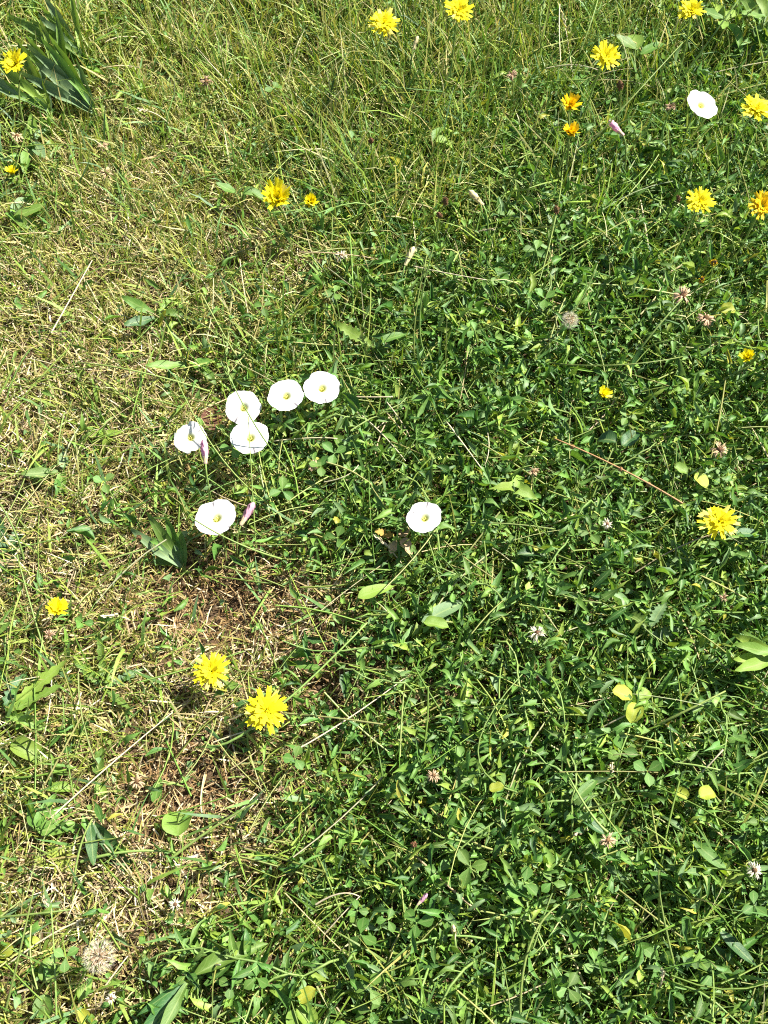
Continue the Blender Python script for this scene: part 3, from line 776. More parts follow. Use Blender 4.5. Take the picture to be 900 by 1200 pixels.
def centre_mesh(Rm, seed, mat):
    rs = np.random.RandomState(seed); acc = Acc(); n = 46
    V0, q, t, lc = leaf_template('linear', 3, .6, .6)
    r = np.sqrt(rs.rand(n)) * .20 * Rm; a = rs.uniform(0, 6.28, n)
    loc = np.stack([r * np.cos(a), r * np.sin(a), np.full(n, .0)], -1)
    V = place(V0, loc, a + rs.normal(0, .3, n), 1.45 - r / (.2 * Rm) * .75 + rs.normal(0, .1, n), rs.normal(0, .4, n), rs.uniform(.20, .33, n) * Rm, rs.uniform(.04, .06, n) * Rm)
    acc.add(V, q, t, np.ones((n, 3)))
    return acc.mesh('floret_centre', mat)

for i, (fx, fy, dia, hz, opn, tilt, key, label) in enumerate(HAWK):
    g0 = at(fx, fy, .02); P = at(fx, fy, ground_at(g0[0], g0[1]) + hz)
    Rm = dia * .5 * px_scale(fx, fy, P[2])
    Rf = Rm / max(.62, opn * .98)                      # floret reach when the head is half shut
    bx, by = P[0] + R.uniform(-.012, .012), P[1] + R.uniform(-.012, .008)
    B = np.array([bx, by, ground_at(bx, by)])
    t = thing('hawkbit_flower', label, 'flower', B, 'yellow hawkbit flowers')
    F = Matrix.Translation(Vector(P - B)) @ frame_from((tilt[0], tilt[1], 1), R.uniform(0, 6.28))
    small = dia < 24
    rows = [(15, 1.0, .06), (14, .74, .30), (12, .50, .55)] if not small else [(11, 1.0, .2), (8, .8, .6)]
    for ri, (cnt, ln, el) in enumerate(rows):
        for j in range(cnt):
            a = (j + R.uniform(-.28, .28)) / cnt * 6.2832 + ri * .2
            e = el + (1 - opn) * 1.15 + R.normal(0, .09); e = min(e, 1.45)
            kk = key
            if key == 'p' and (ri > 0 or R.rand() < .45): kk = 'y'
            if key == 'y' and ri == 0 and R.rand() < .12: kk = 'p'
            if key == 'y' and ri == 2: kk = 'c'
            l = ln * Rf * R.uniform(.82, 1.06) * .93
            o = link('ray_floret', FLO[kk][R.randint(5)], t)
            o.matrix_basis = F @ M_place(a, e, R.normal(0, .18), l, Rf * R.uniform(.095, .125) * (1 if not small else 1.35), (math.cos(a) * .07 * Rf, math.sin(a) * .07 * Rf, .012 * Rf * ri))
    o = link('floret_centre', centre_mesh(Rf, i, FLO['c'][0].materials[0] if key != 'o' else M_ORANGE), t); o.matrix_basis = F
    o = link('involucre', lathe_mesh('involucre', [(r * Rf * 1.1, z * Rf * 1.25) for r, z in INV], M_PLANT), t); o.matrix_basis = F
    nz = np.array(F.to_3x3() @ Vector((0, 0, 1))); e = P - B - nz * Rf * .6
    link('stem', tube_mesh('stem', bez((0, 0, -.003), e * np.array([.15, .15, .65]) + np.array([R.uniform(-.006, .006), 0, 0]), e, 9), np.linspace(.0010, .0008, 9), M_STALK), t)

# ------------------------------------------------------------------ dried heads and seed clocks
def bristles(Rm, n, seed, mat, spread_, droop, wid, name):
    rs = np.random.RandomState(seed); acc = Acc(); V0, q, t, lc = leaf_template('linear', 3, .5, droop)
    a = rs.uniform(0, 6.28, n); el = np.arcsin(rs.uniform(math.sin(spread_[0]), math.sin(spread_[1]), n))
    loc = np.stack([np.cos(a) * np.cos(el), np.sin(a) * np.cos(el), np.sin(el)], -1) * Rm * .22
    V = place(V0, loc, a, el, rs.normal(0, .5, n), rs.uniform(.6, .95, n) * Rm, np.full(n, wid * Rm)); acc.add(V, q, t, np.ones((n, 3)))
    return acc.mesh(name, mat)
def clock(Rm, seed):
    rs = np.random.RandomState(seed); acc = Acc(); n = 95
    for i in range(n):
        zz = 1 - 1.75 * (i + .5) / n; a = i * 2.39996; rxy = math.sqrt(max(0, 1 - zz * zz))
        d = np.array([rxy * math.cos(a), rxy * math.sin(a), zz]); d += rs.normal(0, .06, 3); d /= np.linalg.norm(d)
        V, q, t = tube_data(np.array([d * .12, d * .62, d * .7]) * Rm, .007 * Rm, 3, False)
        acc.add(V[None], q, t, np.ones((1, 3)))
        u = np.cross(d, [.3, .5, .8]); u /= np.linalg.norm(u); v = np.cross(d, u)
        hair = []
        for j in range(8):
            b = j * .785 + rs.rand(); o_ = (math.cos(b) * u + math.sin(b) * v)
            p0 = d * .68 * Rm; p1 = (d * .98 + o_ * .22) * Rm * rs.uniform(.92, 1.05); sd = np.cross(p1 - p0, o_); sd /= np.linalg.norm(sd) + 1e-9
            hair.append([p0 - sd * .008 * Rm, p0 + sd * .008 * Rm, p1])
        acc.add(np.array(hair), [], [(0, 1, 2)], np.ones((8, 3)))
    return acc.mesh('pappus', M_PAPPUS)
# px, py, diameter px, height, kind, label
HEADS = [
    (668, 375, 22, .055, 'clock', 'round fluffy tan seed head in dark green weeds above the tiny yellow flower'),
    (116, 1121, 42, .040, 'clock', 'large fluffy beige seed clock lying over pale straw'),
    (800, 347, 26, .055, 'star', 'withered tan clover head, larger of two side by side'),
    (827, 373, 24, .050, 'star', 'withered tan clover head drooping beside a larger one'),
    (843, 527, 22, .050, 'star', 'dried star shaped clover head above the large pale yellow flower'),
    (630, 742, 24, .045, 'star', 'dried cream star shaped clover head alone in dark green leaves'),
    (508, 909, 18, .042, 'star', 'small dried tan flower head beside a broad green leaf'),
    (485, 990, 14, .040, 'brown', 'small brown dry bud in the green weeds above the magenta flower'),
    (712, 985, 22, .050, 'star', 'pinkish brown withered clover head hanging on a thick stalk'),
    (884, 1020, 22, .045, 'star', 'pale cream dried flower star at the edge of the weeds near yellow leaves'),
    (242, 96, 18, .035, 'star', 'pinkish tan dried clover head in yellowish grass'),
    (121, 172, 16, .025, 'star', 'orange brown dried clover head on the dry turf, upper of two'),
    (124, 203, 18, .025, 'star', 'tan dried clover head on the dry turf, lower of two'),
    (160, 916, 22, .018, 'star', 'tan tuft of dried florets lying on dry grass near a round leaf'),
    (727, 100, 16, .090, 'brown', 'dark brown plantain seed head beside the cupped yellow flower'),
    (652, 246, 15, .070, 'brown', 'dark brown seed head on a thin stalk in tall weeds'),
    (522, 236, 14, .065, 'brown', 'rusty brown seed head beside a cream closed flower, upper of two'),
    (515, 252, 13, .055, 'brown', 'rusty brown seed head beside a cream closed flower, lower of two'),
    (795, 233, 12, .070, 'brown', 'small dark brown seed head beside the ragged yellow flower'),
    (786, 125, 15, .070, 'star', 'dried pinkish flower head close beside the bluish white bindweed flower'),
    (435, 165, 13, .06, 'brown', 'greyish brown seed head in long green grass'),
    (836, 308, 14, .060, 'orange', 'orange brown withered flower head above the withered clover heads'),
    (822, 328, 12, .055, 'orange', 'yellowish brown bud on a bent stalk next to a withered clover head'),
    (400, 300, 18, .03, 'star', 'cream dried clover head where dry turf meets the green weeds'),
    (600, 88, 15, .05, 'star', 'tan dried star head in yellowish grass between yellow flowers'),
    (625, 553, 15, .04, 'star', 'small pinkish dry flower head under the reddish runner'),
    (848, 700, 13, .04, 'star', 'little reddish tan dried head below the large pale yellow flower'),
    (632, 795, 14, .035, 'brown', 'reddish brown dried bud cluster deep in the green leaves'),
    (163, 630, 12, .03, 'brown', 'dark red brown bud above toothed leaves on the dry side'),
    (58, 744, 16, .02, 'star', 'pale tan dried tuft just below the little bright yellow flower'),
    (20, 160, 18, .02, 'star', 'pinkish tan dried clover head beside pale leaves at the lawn edge'),
    (205, 1060, 16, .02, 'star', 'cream dried head with orange tint on straw near clover'),
    (366, 545, 16, .03, 'star', 'tan dried head beneath the white flower cluster'),
    (130, 1170, 14, .03, 'star', 'tiny cream white flower beside the plantain on straw'),
    (711, 614, 15, .042, 'star', 'tiny cream white flower cluster in lush leaves beside the large pale yellow flower'),
    (330, 925, 10, .03, 'star', 'tiny tan dried head at the edge of the green weeds'),
]
for i, (fx, fy, dia, hz, kind, label) in enumerate(HEADS):
    g0 = at(fx, fy, .02); P = at(fx, fy, ground_at(g0[0], g0[1]) + hz); Rm = dia * .5 * px_scale(fx, fy, P[2])
    bx, by = P[0] + R.uniform(-.01, .01), P[1] + R.uniform(-.012, .005); B = np.array([bx, by, ground_at(bx, by)])
    nm, cat = {'clock': ('seed_clock', 'seed head'), 'star': ('dried_clover_head', 'dried flower'), 'brown': ('brown_seed_head', 'seed head'), 'orange': ('withered_flower_head', 'dried flower')}[kind]
    t = thing(nm, label, cat, B, 'dried flower and seed heads')
    F = Matrix.Translation(Vector(P - B)) @ frame_from((R.uniform(-.35, .35), R.uniform(-.5, .1), 1), R.uniform(0, 6))
    if kind == 'clock':
        o = link('pappus', clock(Rm, i), t); o.matrix_basis = F
        c_ = link('seed_core', bristles(Rm * .62, 80, i, M_TAN, (-1.2, 1.5), .1, .05, 'seed_core'), t); c_.matrix_basis = F
    elif kind == 'star':
        o = link('dead_florets', bristles(Rm, 34, i, M_TAN if 'cream' not in label else M_PAPPUS, (-.5, 1.1), 1.1, .075, 'dead_florets'), t); o.matrix_basis = F
        c_ = link('core', lathe_mesh('core', [(.05 * Rm, -.35 * Rm), (.28 * Rm, -.2 * Rm), (.33 * Rm, .05 * Rm), (.2 * Rm, .3 * Rm), (.02 * Rm, .36 * Rm)], M_BROWN, 8), t); c_.matrix_basis = F
    else:
        m_ = M_BROWN if kind == 'brown' else M_ORANGE
        o = link('spike', bristles(Rm * .8, 50, i, m_, (-1.0, 1.4), .4, .10, 'spike'), t); o.matrix_basis = F @ Matrix.Diagonal((.8, .8, 1.5, 1))
        c_ = link('core', lathe_mesh('core', [(.1 * Rm, -.7 * Rm), (.4 * Rm, -.4 * Rm), (.42 * Rm, .2 * Rm), (.25 * Rm, .7 * Rm), (.02 * Rm, .9 * Rm)], M_BROWN, 8), t); c_.matrix_basis = F
    e = P - B
    link('stem', tube_mesh('stem', bez((0, 0, -.003), e * np.array([.2, .2, .7]), e - np.array([0, 0, Rm * .2]), 7), .0007, M_STALK if kind != 'star' else M_STEM), t)

# ------------------------------------------------------------------ leaf plants
def leaf_mesh(kind, fold, curl, mat, wave=.0, twist=0., n=10):
    V, q, t, lc = leaf_template(kind, n, fold, curl, wave, twist)
    return mesh_from('leaf', V, [q, t] if len(t) else [q], mat, lc=lc)
LM = {}
def lm(kind, v, mat):
    key = (kind, v, mat.name)
    if key not in LM:
        f, cu, wv, tw = [(.5, .4, .4, .2), (.9, .8, .6, -.3), (.3, -.2, .5, .4), (1.2, 1.2, .3, .1)][v]
        if kind == 'round': f, cu, wv = f + 1.0, cu * .8, wv + .5
        LM[key] = leaf_mesh(kind, f, cu, mat, wv, tw, 14 if kind == 'toothed' else 9)
    return LM[key]
ME_STALK = tube_mesh('stalk', np.array([(0, 0, 0), (0, .5, .02), (0, 1, 0)]), np.array([1, .9, .8]) * .5, M_STEM, 4)

def leaf_plant(name, label, px, py, z, lv, group=None, cat='plant'):
    """lv: (screen angle deg, length px, width px, kind, material, pitch, start px offset)"""
    g0 = at(px, py, .012); B = np.array([g0[0], g0[1], ground_at(g0[0], g0[1])]); S = px_scale(px, py, z)
    t = thing(name, label, cat, B, group)
    for j, (ang, ln, wd, kind, mat, pitch) in enumerate(lv):
        a = rad(ang); z0 = z * (.75 + .3 * R.rand())
        flat = math.cos(a) < -.15 and kind in ('linear', 'lance')      # leaves that lie open to the sun rather than drooping
        v = R.randint(4); pitch = pitch + (.22 if flat else 0)
        o = link('leaf', lm(kind, 2 if flat else v, mat), t)
        st_ = (math.cos(a) * .003, math.sin(a) * .003, z0)
        o.matrix_basis = M_place(a, pitch, R.normal(0, .2), ln * S * 1.05, wd * .5 * S, st_)
        e = np.array(st_)
        link('leaf_stalk', tube_mesh('leaf_stalk', bez((0, 0, -.003), e * np.array([.2, .2, .7]), e + np.array([math.cos(a), math.sin(a), 0]) * .001, 5), .0007, M_STEM, 4), t)
    return t
P_, PL, YL, GL, DK = M_PLANT, M_PALELEAF, M_YELLEAF, M_GREYLEAF, M_DARKLEAF
PLB = [(112, 132, 'broad tuft of narrow plantain leaves fanning out furthest from the drooping petalled yellow flower'),
       (84, 118, 'middle tuft of narrow pale plantain leaves beside the drooping petalled yellow flower'),
       (62, 140, 'tuft of narrow plantain leaves just below the drooping petalled yellow flower'),
       (100, 78, 'tuft of narrow plantain leaves reaching past the drooping petalled yellow flower')]
for bx_, by_, lab_ in PLB:
    leaf_plant('ribwort_plantain', lab_, bx_, by_, .024, [(R.uniform(95, 165), R.uniform(55, 100), R.uniform(7, 10), 'linear', [P_, PL, PL, GL][R.randint(4)], R.uniform(.02, .22)) for _ in range(7)], 'broad leaved weeds')
leaf_plant('ribwort_plantain', 'plantain with two long ribbed lance leaves at the straw edge beside the seed clock', 228, 1150, .030,
           [(28, 92, 20, 'lance', P_, .12), (232, 80, 18, 'lance', DK, -.12), (250, 65, 13, 'lance', P_, .05), (215, 60, 11, 'lance', DK, -.1)], 'broad leaved weeds')
leaf_plant('ribwort_plantain', 'plantain with smooth bright linear leaves arching in at the edge of lush growth', 900, 786, .042,
           [(190, 60, 13, 'linear', PL, .1), (165, 65, 11, 'linear', PL, .15), (203, 66, 13, 'linear', PL, .05), (178, 62, 11, 'linear', P_, .1), (150, 50, 10, 'linear', P_, .2)], 'broad leaved weeds')
leaf_plant('hawkbit_rosette', 'rosette of pale toothed leaves on dry turf by a grass stalk', 4, 836, .012,
           [(42, 85, 20, 'toothed', PL, .12), (22, 75, 18, 'toothed', PL, .15), (75, 50, 16, 'toothed', DK, .2), (-20, 55, 16, 'toothed', P_, .15)], 'broad leaved weeds')
leaf_plant('hawkbit_rosette', 'rosette of long green leaves between the bare patch and the large white flower', 213, 658, .012,
           [(128, 72, 13, 'lance', P_, .2), (112, 62, 12, 'lance', P_, .25), (150, 70, 13, 'lance', GL, .15), (165, 55, 11, 'toothed', P_, .1), (100, 45, 12, 'lance', P_, .3)], 'broad leaved weeds')
leaf_plant('hawkbit_rosette', 'small rosette of lobed leaves on olive turf near the little yellow flower', 118, 800, .010,
           [(70, 55, 15, 'toothed', P_, .2), (30, 45, 14, 'toothed', GL, .15), (140, 45, 14, 'toothed', P_, .1), (-40, 40, 13, 'toothed', P_, .1), (100, 60, 12, 'toothed', P_, .2)], 'broad leaved weeds')
SINGLE = [
    (466, 640, .022, [(60, 24, 14, 'ovate', M_TAN, .2), (-50, 24, 13, 'ovate', M_TAN, .1), (170, 22, 13, 'toothed', M_ORANGE_DEAD, .1), (-110, 24, 12, 'lance', M_TAN, .1)], 'withered_weed', 'golden brown withered leaves under the lone white flower'),
    (-6, 640, .012, [(60, 40, 18, 'toothed', DK, .3), (0, 38, 16, 'lance', DK, .2), (100, 45, 18, 'toothed', DK, .4), (-60, 40, 16, 'lance', DK, .2), (30, 45, 14, 'lance', DK, .5), (-30, 36, 16, 'toothed', DK, .4)], 'broadleaf_weed', 'dark leaves in the shaded hollow at the lawn edge'),
    (208, 986, .016, [(92, 36, 36, 'round', PL, .1)], 'broadleaf_weed', 'single round light green leaf crossed by a narrow shadow on straw'),
    (8, 868, .012, [(-22, 60, 24, 'ovate', PL, .1)], 'broadleaf_weed', 'smooth light green oval leaf low on the dry turf'),
    (108, 962, .016, [(-48, 78, 18, 'lance', DK, .05), (-75, 50, 13, 'lance', DK, .1)], 'broadleaf_weed', 'dark green lance leaf pointing away from the oval leaves over straw'),
    (38, 975, .014, [(10, 48, 18, 'ovate', P_, .1), (65, 45, 14, 'ovate', P_, .2), (100, 35, 13, 'ovate', P_, .2), (40, 40, 14, 'lance', P_, .3)], 'broadleaf_weed', 'clump of mid green oval leaves on the dry side near ferny foliage'),
    (178, 945, .010, [(80, 30, 15, 'ovate', P_, .4)], 'broadleaf_weed', 'small upright green leaf beside the single round leaf'),
    (112, 912, .010, [(88, 32, 16, 'ovate', P_, .3), (-60, 25, 13, 'ovate', PL, .2)], 'broadleaf_weed', 'small arrow shaped green leaf standing on dry grass'),
    (48, 925, .010, [(8, 42, 13, 'lance', PL, .1)], 'broadleaf_weed', 'bright green slim leaf between the oval leaves on dry turf'),
    (415, 720, .034, [(22, 46, 17, 'ovate', PL, .1)], 'broadleaf_weed', 'bright yellow green leaf lying at the edge of the bare patch'),
    (490, 742, .034, [(30, 58, 20, 'lance', GL, .1), (-10, 30, 16, 'round', PL, .1)], 'broadleaf_weed', 'greyish green leaf pair beside a round bright leaf'),
    (282, 240, .028, [(-5, 34, 15, 'ovate', P_, .2), (160, 25, 12, 'ovate', P_, .2)], 'broadleaf_weed', 'oval green leaf below the half open yellow flower'),
    (735, 838, .040, [(160, 24, 20, 'round', YL, .1), (250, 24, 20, 'round', YL, .05), (40, 20, 17, 'round', PL, .2)], 'yellowing_clover', 'yellowing clover leaf glowing in dark green growth'),
    (345, 1178, .026, [(140, 30, 20, 'round', PL, .1), (30, 24, 18, 'round', YL, .1), (-40, 34, 22, 'round', PL, .1), (-90, 26, 15, 'ovate', PL, .2)], 'broadleaf_weed', 'pale yellow green rounded leaves by the dark hollow'),
    (504, 192, .045, [(0, 28, 14, 'ovate', PL, .1), (60, 34, 12, 'lance', P_, .4)], 'broadleaf_weed', 'pale green leaf catching light in long grass'),
    (740, 95, .05, [(100, 32, 20, 'ovate', PL, .3), (150, 28, 16, 'ovate', P_, .2), (20, 30, 13, 'lance', P_, .4)], 'broadleaf_weed', 'pale oval leaves near the cupped yellow flower'),
    (838, 60, .05, [(70, 40, 13, 'lance', PL, .2), (250, 45, 13, 'lance', PL, .1), (95, 50, 12, 'lance', PL, .3), (300, 42, 12, 'lance', P_, .1), (200, 35, 12, 'lance', P_, .2), (40, 36, 12, 'lance', PL, .2)], 'broadleaf_weed', 'tall clump of pale leaves between the far yellow flower and the white bindweed'),
    (885, 60, .05, [(80, 46, 12, 'lance', P_, .3), (110, 42, 12, 'lance', PL, .3), (150, 40, 12, 'lance', P_, .2), (210, 45, 12, 'lance', P_, .1), (260, 45, 12, 'lance', PL, .1), (300, 40, 12, 'lance', GL, .1)], 'broadleaf_weed', 'tall clump of darker leaves above the wide open yellow flower'),
    (598, 665, .038, [(8, 44, 15, 'lance', DK, .1)], 'broadleaf_weed', 'dark green lance leaf lying in the middle of the lush leaves'),
    (525, 918, .036, [(-12, 36, 15, 'ovate', P_, .1)], 'broadleaf_weed', 'smooth green leaf next to the small dried tan flower head'),
    (826, 1092, .038, [(-50, 50, 14, 'lance', DK, .1)], 'broadleaf_weed', 'hairy dark green leaf slanting down through lush stems'),
    (660, 955, .038, [(-35, 45, 14, 'lance', DK, .1), (40, 40, 13, 'lance', P_, .2)], 'broadleaf_weed', 'pair of dark leaves above the hanging pinkish clover head'),
    (798, 990, .038, [(-45, 46, 14, 'lance', P_, .05)], 'broadleaf_weed', 'slanting green leaf below the yellow leaf in lush growth'),
    (55, 1160, .014, [(80, 30, 24, 'round', P_, .1), (-80, 28, 24, 'round', P_, .1)], 'broadleaf_weed', 'pair of rounded green leaves on pale straw below the seed clock'),
    (92, 1178, .014, [(-50, 34, 16, 'ovate', YL, .1), (60, 26, 14, 'ovate', PL, .1)], 'broadleaf_weed', 'yellowish withering leaf on straw beside rounded green leaves'),
    (26, 1112, .014, [(190, 24, 18, 'round', YL, .1), (20, 18, 14, 'round', YL, .1)], 'yellowing_clover', 'bright yellow leaf pair on the dry turf beneath ferny foliage'),
    (802, 948, .040, [(20, 22, 18, 'round', YL, .1), (140, 18, 14, 'round', YL, .1)], 'yellowing_clover', 'golden yellow leaf in the dark green growth above slanting leaf'),
    (563, 940, .040, [(10, 18, 13, 'round', YL, .1)], 'yellowing_clover', 'small lemon green leaf near the smooth green leaf'),
    (826, 398, .050, [(10, 20, 15, 'round', YL, .2)], 'yellowing_clover', 'pale yellow leaf just below the drooping withered clover head'),
    (800, 578, .045, [(150, 18, 13, 'round', PL, .1), (-60, 22, 18, 'ovate', YL, .1)], 'yellowing_clover', 'yellow green leaf pair at the end of the reddish runner'),
    (846, 640, .040, [(160, 30, 13, 'ovate', PL, .15), (-5, 32, 14, 'lance', DK, .1), (-80, 30, 13, 'ovate', P_, .1)], 'broadleaf_weed', 'pair of green leaves directly under the large pale yellow flower'),
    (752, 755, .040, [(60, 40, 18, 'toothed', GL, .1), (10, 36, 16, 'toothed', GL, .1), (130, 34, 15, 'toothed', P_, .2)], 'broadleaf_weed', 'lobed greyish leaves in lush growth left of plantain'),
    (185, 372, .018, [(-5, 52, 13, 'lance', P_, .1), (160, 40, 12, 'lance', P_, .1), (60, 45, 11, 'toothed', P_, .2), (220, 40, 12, 'lance', DK, .1)], 'broadleaf_weed', 'spreading dark green leaves crossing the dry turf above the flower cluster'),
    (222, 432, .018, [(0, 26, 16, 'ovate', P_, .2), (200, 45, 10, 'linear', P_, .1), (-30, 40, 12, 'lance', P_, .1)], 'broadleaf_weed', 'rounded green leaf on the dry turf above the crumpled flower'),
    (90, 505, .012, [(-2, 52, 12, 'lance', PL, .1)], 'broadleaf_weed', 'light green strap leaf alone on dry turf'),
    (72, 550, .012, [(95, 24, 12, 'ovate', GL, .2), (-80, 30, 12, 'ovate', P_, .2), (200, 40, 12, 'lance', P_, .1)], 'broadleaf_weed', 'grey green folded leaf on pale dry turf'),
    (390, 520, .030, [(-60, 45, 13, 'lance', P_, .2), (20, 36, 12, 'toothed', P_, .2), (-20, 50, 12, 'toothed', PL, .1)], 'broadleaf_weed', 'green toothed leaves tucked under the paired white flowers'),
    (440, 420, .034, [(150, 50, 16, 'toothed', PL, .15), (20, 34, 12, 'lance', P_, .2)], 'broadleaf_weed', 'pale toothed leaf just past the white flower cluster'),
    (40, 168, .015, [(100, 34, 12, 'ovate', PL, .3), (60, 36, 12, 'ovate', GL, .2), (-60, 40, 14, 'lance', GL, .1), (-95, 45, 13, 'lance', P_, .1), (150, 30, 12, 'ovate', PL, .2)], 'broadleaf_weed', 'pale leaf clump on the dry side below the narrow plantain leaves'),
    (12, 255, .014, [(70, 40, 13, 'lance', GL, .2), (20, 40, 14, 'lance', P_, .1), (-30, 45, 13, 'lance', P_, .1)], 'broadleaf_weed', 'grey green leaves at the lawn edge near a tiny yellow flower'),
    (600, 590, .040, [(70, 30, 16, 'arrow', PL, .1), (-30, 26, 16, 'arrow', PL, .1), (180, 26, 15, 'arrow', PL, .1)], 'broadleaf_weed', 'three light arrow shaped leaves below the small pinkish head'),
    (720, 540, .040, [(40, 26, 18, 'round', DK, .1), (160, 24, 17, 'round', DK, .1)], 'broadleaf_weed', 'dark rounded leaves beside the reddish runner'),
    (250, 800, .010, [(-10, 30, 12, 'toothed', P_, .2)], 'broadleaf_weed', 'green scrap of leaf under the smaller of the yellow pair'),
    (335, 775, .014, [(-15, 40, 14, 'toothed', P_, .1), (40, 30, 12, 'ovate', PL, .1)], 'broadleaf_weed', 'wavy green leaf above the largest yellow flower'),
]
for fx, fy, z, lv, nm, label in SINGLE:
    leaf_plant(nm, label, fx, fy, z, lv, 'broad leaved weeds')

# ferny yarrow leaves
def yarrow_mesh():
    acc = Acc(); V0, q, t, lc = leaf_template('linear', 3, .5, .4); n = 8
    for i in range(n):
        s = (i + 1) / (n + 1); l = .30 * math.sin(math.pi * (s * .85 + .1)) * RT_.uniform(.5, 1.1)
        for sd in (-1, 1):
            V = place(V0, np.array([[0, s, -.12 * s * s]]), np.array([math.pi / 2 + sd * -.95]), np.array([.1]), np.array([0.]), np.array([l]), np.array([.035])); acc.add(V, q, t, np.ones((1, 3)), lc)
    P = np.array([(0, y_, -.12 * y_ * y_) for y_ in np.linspace(0, 1, 6)]); V, q, t = tube_data(P, .012, 3, False); acc.add(V[None], q, t, np.ones((1, 3)))
    return acc.mesh('leaf', M_FERN)
M_FERN = plain('yarrow_leaf', (.33, .40, .06), .12, .3)
ME_Y = yarrow_mesh()
g0 = at(62, 1020, .01); B = np.array([g0[0], g0[1], ground_at(g0[0], g0[1])])
t = thing('yarrow_plant', 'feathery yellow green yarrow leaves over dry turf beside oval leaves', 'plant', B)
for a, l in ((95, 36), (50, 40), (150, 30), (10, 34)):
    o = link('leaf', ME_Y, t); o.matrix_basis = M_place(rad(a), .2, R.normal(0, .2), l * px_scale(62, 1020), l * px_scale(62, 1020), (0, 0, .012))

# dead brown leaf behind the cluster
g0 = at(243, 505, .015); B = np.array([g0[0], g0[1], ground_at(g0[0], g0[1])])
o = link('dead_leaf', leaf_mesh('ovate', .5, .6, M_DEAD, .6, .3)); tag(o, 'dark red brown dead leaf lying behind the white flower cluster', 'leaf')
o.matrix_basis = M_place(rad(85), .25, .3, 50 * px_scale(243, 490), 13 * px_scale(243, 490), B + np.array([0, 0, .006]))

MARKS = ['crumpled white flower', 'tucked white flower', 'overlapping white flower', 'pink rimmed white flower', 'white flower ending the cluster', 'large white flower by the bare patch',
         'lone white flower', 'bluish white flower', 'yellow flower with a pale bud beneath', 'sideways yellow flower in long grass', 'yellow flower beyond the bluish white one', 'cupped yellow flower',
         'wide open yellow flower', 'ragged yellow flower', 'half closed orange yellow flower', 'yellow flower with drooping petals', 'large pale yellow flower', 'smaller of the yellow pair',
         'largest yellow flower', 'half open yellow flower', 'narrow closing yellow flower', 'upper orange head', 'lower orange head', 'little yellow flower on dry turf', 'tiny closing yellow flower',
         'tiny sideways yellow flower', 'tiny low yellow flower']
MARKP = [c_[0] for c_ in CLEAR]
for hx, hy, nm in ((668, 375, 'fluffy tan seed head'), (116, 1121, 'large beige seed clock'), (630, 742, 'cream dried star'), (712, 985, 'hanging pinkish clover head'), (884, 1020, 'pale dried star by yellow leaves'),
                   (485, 990, 'small brown dry bud'), (508, 909, 'small dried tan head'), (843, 527, 'dried star above the large pale flower'), (208, 968, 'single round leaf'), (735, 838, 'yellowing clover leaf'),
                   (532, 1092, 'pale withered bindweed flower'), (802, 948, 'golden yellow leaf'), (345, 1178, 'pale rounded leaves'), (898, 786, 'arching plantain leaves'), (480, 300, 'cream drooping spent flower'),
                   (400, 300, 'cream dried clover head'), (617, 663, 'dark lance leaf in the lush leaves'), (430, 712, 'bright yellow green leaf')):
    MARKS.append(nm); MARKP.append(at(hx, hy, .04))
MARKP = np.array(MARKP)
def near_mark(x, y):
    return MARKS[int(np.argmin(np.hypot(MARKP[:, 0] - x, MARKP[:, 1] - y)))]

# ------------------------------------------------------------------ bindweed vines and clover sprigs built leaf by leaf
ME_ARROW = [mesh_from('leaf', a[0], [a[1], a[2]], M_BIND, lc=a[3]) for a in ARROWS]
VL = 'twining bindweed vine with small arrow leaves trailing through the lush side'
def vine(x0, y0, ang, ln, nleaf, zc, label=VL):
    B = np.array([x0, y0, ground_at(x0, y0)]); pts = [np.array([0, 0, -.003])]; a = ang; p = np.array([0, 0, zc * .55]); pts.append(p.copy())
    nseg = 9
    for i in range(nseg):
        a += R.normal(0, .22); p = p + np.array([math.cos(a), math.sin(a), 0]) * ln / nseg
        p[2] = ground_at(B[0] + p[0], B[1] + p[1]) - B[2] + zc * (.8 + .25 * R.rand()); pts.append(p.copy())
    pts = np.array(pts)
    if not clear_mask((pts + B)[None, 1:], 0)[0]: return False
    t = thing('bindweed_vine', 'bindweed vine with arrow leaves nearest the ' + near_mark(B[0], B[1]), 'vine', B, 'bindweed vines in the lush growth')
    link('stem', tube_mesh('stem', pts, np.linspace(.0009, .0006, len(pts)), M_STEM, 4), t)
    for j in range(nleaf):
        f = 1.5 + (len(pts) - 2.6) * (j + .5) / nleaf; i = int(f); pp = pts[i] * (1 - f + i) + pts[min(i + 1, len(pts) - 1)] * (f - i)
        d = pts[min(i + 1, len(pts) - 1)] - pts[i]; aa = math.atan2(d[1], d[0]) + (1 if j % 2 else -1) * R.uniform(.5, 1.3)
        l = R.uniform(.010, .018) * (1 - .35 * j / nleaf); stl = R.uniform(.003, .007)
        q0 = pp + np.array([math.cos(aa), math.sin(aa), .5]) * stl
        o = link('leaf', ME_ARROW[R.randint(len(ME_ARROW))], t); o.matrix_basis = M_place(aa + R.normal(0, .3), R.normal(.15, .3), R.normal(0, .4), l, l * R.uniform(.13, .21), q0)
        V = np.array([[B + q0, B + q0 + np.array([math.cos(aa), math.sin(aa), .1]) * l]])
        if not clear_mask(V, 0)[0]: bpy.data.objects.remove(o); continue
        k_ = link('leaf_stalk', ME_STALK, t); dd = Vector(q0 - pp); k_.matrix_basis = Matrix.Translation(Vector(pp)) @ dd.to_track_quat('Y', 'Z').to_matrix().to_4x4() @ Matrix.Diagonal((.0009, dd.length, .0009, 1))
    return True
made = 0
